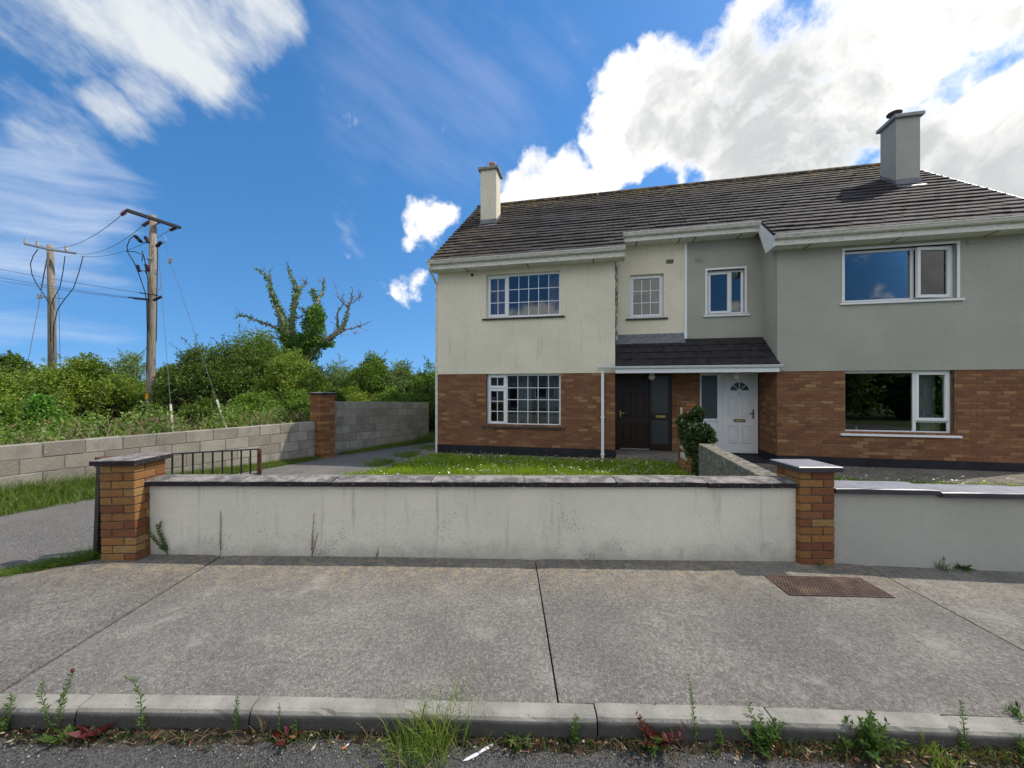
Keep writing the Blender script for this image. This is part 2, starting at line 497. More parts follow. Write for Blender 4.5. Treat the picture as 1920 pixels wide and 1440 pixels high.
def glass_fn(t):
    lw = t.n('Fresnel', {'IOR': 1.7})
    gl = t.n('BsdfGlossy', {'Color': (0.95, 0.97, 1.0), 'Roughness': 0.004})
    tr = t.n('BsdfTransparent', {'Color': (0.86, 0.89, 0.89)})
    mx = t.n('MixShader', {0: t.math('MULTIPLY', lw.outputs[0], 1.0, clamp=True), 1: tr.outputs[0], 2: gl.outputs[0]})
    out = t.n('OutputMaterial')
    t.t.links.new(mx.outputs[0], out.inputs[0])
m_glass = M('window_glass', glass_fn)

def obscure_fn(t):
    p = t.pos()
    nm = t.bump(t.noise(p, 55, 2), 0.5, 0.01)
    t.surf((0.04, 0.05, 0.055), 0.22, nm, 0.5)
m_obscure = M('dark_obscured_glass', obscure_fn)

def curtain_mat(name, col):
    def f(t):
        p = t.pos()
        c = t.mix(t.sstep(t.noise(t.scalev(p, (1, 1, 0.2)), 14, 3), 0.35, 0.65), tuple(v * 0.8 for v in col), col)
        t.surf(c, 0.95, None, 0.05)
    return M(name, f)
m_curt_w = curtain_mat('white_curtain', (0.72, 0.74, 0.76))
m_curt_p = curtain_mat('mauve_curtain', (0.42, 0.30, 0.36))
m_blind = curtain_mat('grey_vertical_blind', (0.30, 0.33, 0.38))

def concrete_fn(base, light, dark, agg, lichen=0.0):
    def f(t):
        p = t.pos()
        c = t.mix(t.sstep(t.noise(p, 1.3, 6, 0.66), 0.36, 0.66), dark, light)
        c = t.mix(0.35, c, base)
        a = t.voro(p, agg, 'Color')
        g = t.n('RGBToBW', {0: a}).outputs[0]
        c = t.mix(t.sstep(g, 0.15, 0.95), t.mix(0.42, c, (0.045, 0.041, 0.037)), t.mix(0.20, c, (0.60, 0.57, 0.51)))
        md = t.noise(p, 34, 4, 0.7)
        c = t.mix(t.sstep(md, 0.40, 0.56), t.mix(0.48, c, (0.045, 0.041, 0.037)), c)
        c = t.mix(t.sstep(t.noise(p, 48, 3, 0.6), 0.60, 0.68, 0, 0.45), c, (0.52, 0.49, 0.43))
        sp = t.noise(p, 210, 2, 0.7)
        c = t.mix(t.sstep(sp, 0.62, 0.72, 0, 0.4), c, (0.60, 0.57, 0.50))
        c = t.mix(t.sstep(sp, 0.38, 0.28, 0, 0.4), c, (0.04, 0.038, 0.035))
        if lichen:
            y = t.n('SeparateXYZ', {0: p}).outputs[1]
            wall = t.sstep(y, 2.9, 3.65)
            l = t.math('MULTIPLY', t.sstep(t.noise(p, 13, 6, 0.72), 0.46, 0.64), wall)
            c = t.mix(t.math('MULTIPLY', l, lichen), c, (0.40, 0.31, 0.18))
            stn = t.noise(p, 2.6, 5, 0.6)
            c = t.mix(t.sstep(stn, 0.58, 0.74, 0, 0.4), c, (0.44, 0.42, 0.38))
            dk = t.noise(t.scalev(p, (1, 0.5, 1)), 1.9, 6, 0.66)
            c = t.mix(t.sstep(dk, 0.54, 0.72, 0, 0.38), c, (0.10, 0.092, 0.082))
            tone = t.n('ObjectInfo').outputs['Random']
            c = t.mix(0.22, c, t.ramp(tone, [(0, (0.12, 0.11, 0.10)), (1, (0.40, 0.38, 0.34))]))
        h = t.math('ADD', t.voro(p, agg, 'Distance'), t.math('MULTIPLY', t.noise(p, agg * 1.7, 3, 0.7), 1.2))
        h = t.math('ADD', h, t.math('MULTIPLY', t.noise(p, 12, 4, 0.6), 1.0))
        t.surf(c, 0.93, t.bump(h, 0.85, 0.006), 0.2)
    return f
m_slab = M('footpath_concrete', concrete_fn((0.20, 0.185, 0.165), (0.325, 0.30, 0.262), (0.10, 0.092, 0.085), 115, 0.75))
m_slab_pale = M('pale_footpath_concrete', concrete_fn((0.40, 0.37, 0.32), (0.48, 0.445, 0.385), (0.30, 0.278, 0.24), 190, 0.3))
def kerb_fn(t):
    p = t.pos()
    n = t.noise(p, 4, 6, 0.6)
    c = t.mix(t.sstep(n, 0.3, 0.7), (0.215, 0.204, 0.178), (0.335, 0.32, 0.28))
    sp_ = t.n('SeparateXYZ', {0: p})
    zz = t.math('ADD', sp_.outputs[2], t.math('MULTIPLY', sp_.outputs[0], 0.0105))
    grime_shade = t.sstep(t.math('ADD', zz, t.math('MULTIPLY', t.math('SUBTRACT', n, 0.5), 0.02)), -0.014, -0.040)  # road dirt, with the shade of the front face painted in as well
    c = t.mix(t.math('MULTIPLY', grime_shade, 0.9), c, (0.062, 0.057, 0.052))
    c = t.mix(t.sstep(t.voro(p, 40), 0.16, 0.09, 0, 0.7), c, (0.05, 0.048, 0.045))
    c = t.mix(t.sstep(t.noise(p, 120, 3, 0.7), 0.62, 0.72, 0, 0.5), c, (0.5, 0.49, 0.46))
    t.surf(c, 0.92, t.bump(t.math('ADD', t.noise(p, 120, 3), t.noise(p, 25, 3)), 0.4, 0.006), 0.2)
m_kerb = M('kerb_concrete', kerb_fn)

def asphalt_fn(base, stone):
    def f(t):
        p = t.pos()
        a = t.n('RGBToBW', {0: t.voro(p, 130, 'Color')}).outputs[0]
        c = t.mix(t.sstep(a, 0.15, 0.9), tuple(v * 0.5 for v in base), tuple(v * 1.5 for v in base))
        s = t.sstep(t.noise(p, 170, 2, 0.7), 0.60, 0.70)
        c = t.mix(t.math('MULTIPLY', s, 0.7), c, stone)
        c = t.mix(t.sstep(t.noise(p, 1.3, 5, 0.6), 0.4, 0.75, 0, 0.4), c, tuple(v * 1.6 for v in base))
        h = t.math('ADD', t.voro(p, 130), t.noise(p, 220, 2))
        t.surf(c, 0.88, t.bump(h, 1.0, 0.008), 0.3)
    return f
m_road = M('road_asphalt', asphalt_fn((0.085, 0.082, 0.078), (0.42, 0.40, 0.38)))
m_drive = M('driveway_asphalt', asphalt_fn((0.17, 0.162, 0.148), (0.52, 0.50, 0.47)))

def block_fn(t):
    p = t.pos()
    r = t.n('ObjectInfo').outputs['Random']
    c = t.ramp(r, [(0, (0.26, 0.235, 0.19)), (0.5, (0.33, 0.30, 0.245)), (1, (0.39, 0.36, 0.30))])
    c = t.mix(t.sstep(t.noise(p, 3.0, 6, 0.65), 0.42, 0.72, 0, 0.55), c, (0.155, 0.145, 0.125))
    sp = t.noise(p, 24, 5, 0.7)
    c = t.mix(t.sstep(sp, 0.58, 0.68, 0, 0.7), c, (0.50, 0.49, 0.45))
    c = t.mix(t.sstep(t.noise(p, 60, 3, 0.7), 0.60, 0.70, 0, 0.6), c, (0.10, 0.095, 0.085))
    t.surf(c, 0.95, t.bump(t.math('ADD', t.noise(p, 130, 3, 0.7), t.noise(p, 35, 3)), 0.7, 0.008), 0.15)
m_block = M('concrete_block', block_fn)
m_block_shaded = plain('shaded_block', (0.205, 0.19, 0.158), 0.95, 0.45, 14, 0.1, bump=0.8, bscale=60)  # darker copy of the block colour: the party wall's shade is painted in
m_block_mortar = plain('block_mortar', (0.17, 0.16, 0.135), 0.95, 0.3, 12, 0.1, bump=0.5)

def coping_fn(t):
    p = t.pos()
    n = t.noise(p, 7, 6, 0.68)
    c = t.mix(t.sstep(n, 0.40, 0.62), (0.12, 0.11, 0.105), (0.30, 0.275, 0.25))
    nz = t.n('SeparateXYZ', {0: t.n('NewGeometry').outputs['Normal']}).outputs[2]
    # the vertical edges keep their old black paint, flaking to concrete
    fl = t.sstep(t.noise(p, 13, 5, 0.7), 0.64, 0.70)
    edge = t.math('MULTIPLY', t.sstep(nz, 0.75, 0.35), t.math('SUBTRACT', 1.0, t.math('MULTIPLY', fl, 0.8)))
    c = t.mix(edge, c, (0.030, 0.026, 0.028))
    c = t.mix(t.sstep(t.noise(p, 50, 3, 0.7), 0.60, 0.70, 0, 0.6), c, (0.55, 0.52, 0.48))
    t.surf(c, 0.9, t.bump(t.noise(p, 70, 4, 0.7), 0.6, 0.008), 0.2)
m_coping = M('coping_old_black_paint', coping_fn)
def coping2_fn(t):
    p = t.pos()
    n = t.noise(p, 5, 5, 0.6)
    nz = t.n('SeparateXYZ', {0: t.n('NewGeometry').outputs['Normal']}).outputs[2]
    worn = t.math('MULTIPLY', t.sstep(nz, 0.55, 0.9), t.sstep(t.noise(p, 9, 5, 0.65), 0.25, 0.6, 0.55, 1.0))
    c = t.mix(t.sstep(n, 0.3, 0.7), (0.026, 0.025, 0.032), (0.042, 0.04, 0.05))
    c = t.mix(worn, c, (0.27, 0.27, 0.30))
    t.surf(c, 0.42, t.bump(t.noise(p, 60, 3), 0.15, 0.006), 0.8)
m_coping2 = M('coping_black_gloss_paint', coping2_fn)
m_iron = plain('black_iron_paint', (0.018, 0.018, 0.02), 0.5, 0.5, 25, 0.4, bump=0.3)
m_rustiron = plain('rusty_iron', (0.12, 0.05, 0.03), 0.8, 0.5, 25, 0.2, bump=0.5)

def cover_fn(t):
    p = t.pos()
    n = t.noise(p, 11, 5, 0.65)
    c = t.mix(t.sstep(n, 0.35, 0.65), (0.06, 0.038, 0.033), (0.105, 0.066, 0.054))
    c = t.mix(t.sstep(t.noise(p, 4, 4), 0.5, 0.7, 0, 0.4), c, (0.24, 0.17, 0.11))
    t.surf(c, 0.75, t.bump(t.noise(p, 120, 3), 0.5, 0.003), 0.35, 0.3)
m_cover = M('rusty_cover', cover_fn)

def wood_fn(t):
    p = t.pos()
    n = t.noise(t.scalev(p, (9, 9, 0.5)), 4, 6, 0.65)
    c = t.mix(t.sstep(n, 0.3, 0.7), (0.19, 0.155, 0.12), (0.36, 0.32, 0.26))
    c = t.mix(t.sstep(t.noise(p, 1.2, 4), 0.5, 0.7, 0, 0.4), c, (0.13, 0.11, 0.08))
    t.surf(c, 0.9, t.bump(n, 0.6, 0.01), 0.15)
m_pole = M('weathered_pole_wood', wood_fn)
m_wire = plain('black_cable', (0.02, 0.02, 0.022), 0.5, 0.1)
m_wire_g = plain('grey_wire', (0.10, 0.11, 0.13), 0.5, 0.1)
m_steel = plain('galvanised_steel', (0.36, 0.37, 0.38), 0.5, 0.2, 20, 0.5, metal=0.6)
m_darksteel = plain('dark_steel', (0.025, 0.022, 0.025), 0.6, 0.3, 15)
m_insul = plain('brown_insulator', (0.13, 0.035, 0.03), 0.3, 0.2, 20, 0.5)
m_yellow = plain('yellow_warning_plate', (0.75, 0.42, 0.03), 0.6, 0.15, 15)
m_white_tube = plain('white_guy_guard', (0.42, 0.40, 0.34), 0.7, 0.3, 10)

def leaf_mat(name, a, b, trans=0.35, spot=None):
    def f(t):
        g = t.n('NewGeometry')
        r = g.outputs['Random Per Island']
        p = g.outputs['Position']
        clump = t.noise(p, 1.6, 4, 0.6)
        c = t.mix(t.math('ADD', t.math('MULTIPLY', r, 0.6), t.math('MULTIPLY', t.sstep(clump, 0.35, 0.65), 0.4)), a, b)
        if spot:
            c = t.mix(t.math('GREATER_THAN', r, 1 - spot[1]), c, spot[0])
        pr = t.n('BsdfPrincipled', {'Base Color': c, 'Roughness': 0.55, 'Specular IOR Level': 0.35})
        tl = t.n('BsdfTranslucent', {'Color': t.mix(0.5, c, t.mix(1.0, c, (1.6, 1.8, 0.6), 'MULTIPLY'))})
        mx = t.n('MixShader', {0: trans, 1: pr.outputs[0], 2: tl.outputs[0]})
        t.t.links.new(mx.outputs[0], t.n('OutputMaterial').inputs[0])
    return M(name, f)
L_DARK = leaf_mat('leaf_dark', (0.057, 0.105, 0.015), (0.171, 0.250, 0.037), 0.28)
L_MID = leaf_mat('leaf_mid', (0.076, 0.147, 0.018), (0.218, 0.339, 0.046), 0.28)
L_OLIVE = leaf_mat('leaf_olive', (0.112, 0.173, 0.020), (0.304, 0.397, 0.055), 0.28)
L_BRIGHT = leaf_mat('leaf_bright', (0.079, 0.211, 0.024), (0.198, 0.396, 0.059))
L_GREY = leaf_mat('leaf_greyish', (0.117, 0.186, 0.065), (0.281, 0.389, 0.145))
L_BRAMBLE = leaf_mat('leaf_bramble', (0.094, 0.186, 0.032), (0.255, 0.371, 0.080), 0.3, ((0.27, 0.18, 0.10), 0.13))
L_IVY = leaf_mat('leaf_ivy', (0.053, 0.134, 0.023), (0.195, 0.346, 0.058), 0.25)
L_IVY_SHADED = leaf_mat('leaf_ivy_shaded', (0.016, 0.04, 0.012), (0.07, 0.12, 0.03), 0.15)  # darker ivy copy, the bush's shade put into the leaf colour
L_GRASS = leaf_mat('grass_blade', (0.13, 0.235, 0.015), (0.38, 0.50, 0.035), 0.45)
L_VERGE = leaf_mat('verge_blade', (0.075, 0.145, 0.016), (0.20, 0.28, 0.05), 0.4, ((0.30, 0.26, 0.12), 0.08))
L_WEED = leaf_mat('weed_leaf', (0.05, 0.11, 0.02), (0.13, 0.21, 0.05), 0.35)
L_RED = leaf_mat('red_weed_leaf', (0.10, 0.014, 0.022), (0.20, 0.05, 0.045), 0.3, ((0.08, 0.12, 0.03), 0.2))
L_DRY = leaf_mat('dry_stalk', (0.16, 0.11, 0.06), (0.32, 0.24, 0.15), 0.2)
L_MAT = leaf_mat('mat_leaf', (0.04, 0.075, 0.02), (0.14, 0.17, 0.05), 0.25, ((0.20, 0.07, 0.04), 0.16))
L_TUFT = leaf_mat('tuft_blade', (0.10, 0.19, 0.02), (0.26, 0.34, 0.07), 0.4, ((0.42, 0.34, 0.15), 0.12))
m_bark = plain('bark', (0.105, 0.085, 0.07), 0.95, 0.4, 9, 0.1, bump=0.8, bscale=40)
m_deadbark = plain('dead_bark', (0.27, 0.235, 0.195), 0.95, 0.4, 6, 0.1, bump=0.8, bscale=30)
m_soil = plain('lawn_soil', (0.055, 0.075, 0.02), 0.95, 0.4, 6, 0.1, bump=0.8, bscale=40)
m_field = plain('rough_field', (0.06, 0.075, 0.025), 0.95, 0.4, 0.6, 0.1)
m_dirt = plain('gutter_dirt', (0.05, 0.042, 0.03), 0.95, 0.6, 24, 0.1, bump=1.0, bscale=90)
m_petal = plain('daisy_petal', (0.80, 0.80, 0.74), 0.7, 0.05, 4)
m_petal_y = plain('buttercup_petal', (0.75, 0.60, 0.05), 0.6, 0.05, 4)
m_deadleaf = leaf_mat('dead_leaf', (0.14, 0.045, 0.02), (0.34, 0.17, 0.08), 0.15, ((0.42, 0.35, 0.24), 0.4))
m_plastic = plain('white_plastic', (0.80, 0.80, 0.79), 0.35, 0.03, 30, 0.5)
m_cig = plain('cigarette_paper', (0.70, 0.68, 0.64), 0.8, 0.1, 60)
m_cigf = plain('cigarette_filter', (0.55, 0.20, 0.05), 0.8, 0.15, 80)
m_pale = plain('pale_flaking_render', (0.58, 0.55, 0.50), 0.9, 0.2, 12)

# ------------------------------------------------------------------ ground levels
def zf(x):                       # footpath falls slightly from one end to the other
    return -0.0105 * x
def zg(y):                       # garden and drive fall towards the house
    return -0.02 * max(0.0, y - 3.6) - 0.008
KX = [-9, -6, -2.75, -1.3, 0.25, 1.31, 2.56, 4.5, 9]
KY = [2.10, 2.08, 2.045, 2.045, 2.02, 2.005, 1.965, 1.88, 1.60]
def ky(x):
    return float(np.interp(x, KX, KY))

def grid_sheet(name, xs, ys, zfn, mat, mask=None):
    vs = [(x, y, zfn(x, y)) for y in ys for x in xs]
    nx = len(xs)
    fs = []
    for j in range(len(ys) - 1):
        for i in range(nx - 1):
            if mask and not mask((xs[i] + xs[i + 1]) / 2, (ys[j] + ys[j + 1]) / 2):
                continue
            a = j * nx + i
            fs.append((a, a + 1, a + nx + 1, a + nx))
    b = MB(); b.add(vs, fs)
    return b.build(name, mat)

# ground to the horizon
g = MB().add([(-900, -900, -0.40), (900, -900, -0.40), (900, 900, -0.40), (-900, 900, -0.40)], [(0, 1, 2, 3)]).build('ground', m_field)
kind(g, 'structure', 'rough green field ground reaching to the horizon')

# road
xs = list(np.linspace(-14, 14, 57))
b = MB()
vs = []
for x in xs:
    y1 = ky(x) - 0.08
    vs += [(x, -7.0, zf(x) - 0.13), (x, -2.0, zf(x) - 0.08), (x, y1, zf(x) - 0.118)]
fs = []
for i in range(len(xs) - 1):
    a = 3 * i
    fs += [(a, a + 3, a + 4, a + 1), (a + 1, a + 4, a + 5, a + 2)]
o = b.add(vs, fs).build('road', m_road)
kind(o, 'structure', 'dark asphalt road surface beside the kerb')

# kerb
kerb = bpy.data.objects.new('kerb', None); COL.objects.link(kerb)
kind(kerb, 'structure', 'worn concrete kerb along the road')
KPROF = [(0.0, -0.28), (0.0, 0.0), (-0.066, 0.0), (-0.082, -0.006), (-0.091, -0.020), (-0.096, -0.045), (-0.102, -0.28)]
j0 = 0.43 - 0.885 * 11
k = 0
while j0 + 0.885 * (k + 1) < 9.5:
    xa = j0 + 0.885 * k + 0.004; xb = xa + 0.885 - 0.008
    b = MB()
    nseg = 18
    dz = random.uniform(-0.003, 0.003); dy = random.uniform(-0.004, 0.004)
    base = len(b.v)
    for s in range(nseg + 1):
        x = xa + (xb - xa) * s / nseg
        sh = 0.006 if s in (0, nseg) else 0
        for (pd, pz) in KPROF:
            jit = 0.0008 * math.sin(x * 5 + pd * 20)
            chip = random.random() ** 30 * 0.012 if -0.095 < pd < -0.06 else 0.0
            b.v.append((x, ky(x) + pd + chip * 0.6 + (sh if pd < -0.07 else 0) + dy, zf(x) + pz + dz - chip * 0.5 - (sh * 0.5 if pz > -0.1 else 0) + jit))
    n = len(KPROF)
    for s in range(nseg):
        for q in range(n - 1):
            a = s * n + q
            b.f.append((a, a + n, a + n + 1, a + 1))
    b.f.append(tuple(range(n))); b.f.append(tuple(reversed(range(nseg * n, nseg * n + n))))
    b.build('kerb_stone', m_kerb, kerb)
    k += 1

# footpath of cast slabs
fp = bpy.data.objects.new('footpath', None); COL.objects.link(fp)
kind(fp, 'structure', 'grey exposed-aggregate concrete footpath')
BX = [-9, -7, -5.6, -4.9, -4.33, -4.1, -3.92, -3.5, 9]
BY = [2.35, 2.42, 2.75, 3.02, 3.27, 3.44, 3.62, 3.80, 3.80]
def by(x):
    return float(np.interp(x, BX, BY))
JO = [-9, -5.85, -2.79, 0.235, 3.33, 6.4, 9]
for i in range(len(JO) - 1):
    gp = lambda j: 0.011 if j == 4 else (0.005 if j == 3 else 0.008)
    xa, xb = JO[i] + gp(i), JO[i + 1] - gp(i + 1)
    if i == 2: pass
    nx, ny = 24, 12
    b = MB()
    dz = [0, 0.002, -0.003, 0.003, -0.002, 0][i]
    for q in range(ny + 1):
        v = q / ny
        for p in range(nx + 1):
            x = xa + (xb - xa) * p / nx
            # joints run slightly askew, as poured
            sk = (0.07 * (v - 0.5) if i in (1, 2) and p == 0 else 0)
            xx = x + (-0.10 * (v - 0.5)) * (1 - p / nx if i > 0 else 0) * (1 if JO[i] < -2 else (0.2 if JO[i] < 1 else -1.2)) + (-0.10 * (v - 0.5)) * (p / nx) * (1 if JO[i + 1] < -2 else (0.2 if JO[i + 1] < 1 else -1.2))
            y0 = ky(xx) + 0.006; y1 = by(xx)
            e = 0.008 if (p in (0, nx) or q == 0) else 0.0
            b.v.append((xx, y0 + (y1 - y0) * v, zf(xx) + dz - e + 0.003 * math.sin(xx * 1.7 + v * 4)))
    for q in range(ny):
        for p in range(nx):
            a = q * (nx + 1) + p
            b.f.append((a, a + 1, a + nx + 2, a + nx + 1))
    ring = [p for p in range(nx + 1)] + [q * (nx + 1) + nx for q in range(1, ny + 1)] + [ny * (nx + 1) + p for p in range(nx - 1, -1, -1)] + [q * (nx + 1) for q in range(ny - 1, 0, -1)]
    o0 = len(b.v)
    for r_ in ring:
        x, y, z = b.v[r_]; b.v.append((x, y, z - 0.12))
    m_ = len(ring)
    for a in range(m_):
        b.f.append((ring[a], o0 + a, o0 + (a + 1) % m_, ring[(a + 1) % m_]))
    b.build('slab', m_slab_pale if i == 4 else m_slab, fp)
o = MB().add([(-9, 1.98, -0.17), (9, 1.55, -0.22), (9, 3.85, -0.22), (-9, 3.85, -0.17)], [(0, 1, 2, 3)]).build('joint_bed', m_dirt, fp)

# driveway, garden soil and paths
def drive_z(x, y):
    return zg(y) + 0.004 + 0.012 * math.sin(x * 1.3) * math.sin(y * 0.9) + (0.02 if x < -7 else 0)
o = grid_sheet('driveway', list(np.linspace(-14, -2.2, 40)), list(np.linspace(1.9, 19, 50)), drive_z, m_drive,
               lambda x, y: y > by(x) - 0.4 and not (y < 3.9 and x > -3.9))
kind(o, 'structure', 'grey tarmac driveway running past the house gable')
def lawn_left(y):
    return float(np.interp(y, [3.9, 6.5, 7.5, 8.4, 9.4, 10.3], [-3.2, -3.25, -3.2, -2.75, -2.5, -2.1]))
o = grid_sheet('lawn', list(np.linspace(-3.6, 13, 60)), list(np.linspace(3.85, 11.5, 40)), lambda x, y: zg(y) + 0.02, m_soil, lambda x, y: x > lawn_left(y))
kind(o, 'structure', 'soil and turf of the two front lawns')
# ------------------------------------------------------------------ the pair of houses
ANG = math.atan(720 / 3312.0)
OX, OY = (821 - 960) / 720 * 10.6, 10.6
WID = 13.06
UX, UY = math.cos(ANG), -math.sin(ANG)
NX, NY = math.sin(ANG), math.cos(ANG)
def hw(s, t, z):                 # house frame (along the front, into the house, up) -> world
    return Vector((OX + UX * s + NX * t, OY + UY * s + NY * t, z))

Z_PL, Z_BR, Z_SO = 0.12, 2.05, 4.93     # plinth top, brick top, soffit
Z_G = -0.30
REC = 0.82                       # depth of the recess above the porch
DOOR_T = 0.95
BLK = 4.73                       # width of each projecting block
PIT = R(38.2)
EAVE_T, EAVE_Z = -0.40, 5.02     # underside of the roof deck at the eave
G_ROW = 0.2530
RIDGE_T = 3.95
def roof_z(t): return EAVE_Z + (t - EAVE_T) * math.tan(PIT)

class House:
    """canonical coordinate c runs from the gable (0) to the party line (6.53); mirrored for the second house"""
    def __init__(self, name, label, mirror):
        self.mir = mirror
        self.off = 8.33 if mirror else 0.0
        p = hw(self.off, 0, 0)
        self.root = thing(name, label, 'house', (p.x, p.y, 0), -ANG)
    def x(self, c):
        return (WID - c if self.mir else c) - self.off
    def put(self, b, name, mat, parent=None, smooth=False):
        return b.build(name, mat, parent or self.root, smooth)

def cellwall(b, x0, x1, z0, z1, t0, t1, holes, axis='x'):
    """wall slab between t0 (front) and t1 (back) with rectangular holes and their reveals"""
    xs = sorted({x0, x1, *[v for h in holes for v in h[:2] if x0 < v < x1]})
    zs = sorted({z0, z1, *[v for h in holes for v in h[2:] if z0 < v < z1]})
    def solid(i, j):
        if i < 0 or j < 0 or i >= len(xs) - 1 or j >= len(zs) - 1: return False
        cx, cz = (xs[i] + xs[i + 1]) / 2, (zs[j] + zs[j + 1]) / 2
        return not any(h[0] < cx < h[1] and h[2] < cz < h[3] for h in holes)
    for i in range(len(xs) - 1):
        for j in range(len(zs) - 1):
            if not solid(i, j): continue
            a, c, d, e = xs[i], xs[i + 1], zs[j], zs[j + 1]
            V8 = [(a, t0, d), (c, t0, d), (c, t0, e), (a, t0, e), (a, t1, d), (c, t1, d), (c, t1, e), (a, t1, e)]
            F = [(0, 1, 2, 3), (5, 4, 7, 6)]
            if not solid(i - 1, j): F.append((4, 0, 3, 7))
            if not solid(i + 1, j): F.append((1, 5, 6, 2))
            if not solid(i, j - 1): F.append((4, 5, 1, 0))
            if not solid(i, j + 1): F.append((3, 2, 6, 7))
            b.add(V8, F)

_bc = {}
def brick_mesh(l, h=0.0645, d=0.05, c=0.003, mat=None, key='h'):
    k = (round(l, 3), h, d, key)
    if k not in _bc:
        _bc[k] = MB().cbox(-l / 2, l / 2, 0, d, 0, h, c).mesh('brick', mat)
    return _bc[k]

def bond(x0, x1, course, L=0.2255, joint=0.010):
    """running bond between x0 and x1: list of (a, b)"""
    out = []
    st = x0 - (L / 2 if course % 2 else 0) - random.choice((0, 0, 0, L / 4)) * 0
    a = st
    while a < x1 - 0.02:
        p, q = max(a, x0), min(a + L - joint, x1)
        if q - p > 0.03: out.append((p, q))
        a += L
    return out

COURSE = (Z_BR - Z_PL) / 26

def front_bricks(H, wall, hole, limit=300):
    """bricks of the front: the largest in view are objects, the rest one joined part"""
    items = []
    for i in range(26):
        z = Z_PL + i * COURSE + 0.005
        segs = [(0.0, BLK)]
        if z + 0.03 > hole[2] and z < hole[3]:
            segs = [(0.0, hole[0]), (hole[1], BLK)]
        for (a, e) in segs:
            for (p, q) in bond(a, e, i):
                items.append((p, q, z))
    def far(it):
        c = (it[0] + it[1]) / 2
        s = WID - c if H.mir else c
        w = hw(s, 0, it[2])
        vis = 0 if abs(w.x / w.y) < 1.33 else 100
        return vis + w.length - (it[1] - it[0]) * 3
    items.sort(key=far)
    jb = MB()
    for k, (p, q, z) in enumerate(items):
        dt = random.uniform(-0.0025, 0.0025)
        xc = (H.x(p) + H.x(q)) / 2
        if k < limit:
            link('brick', brick_mesh(q - p, COURSE - 0.0095, mat=m_brick_o), wall, (xc, dt, z))
        else:
            jb.cbox(xc - (q - p) / 2, xc + (q - p) / 2, dt, dt + 0.05, z, z + COURSE - 0.0095, 0.003)
    return jb

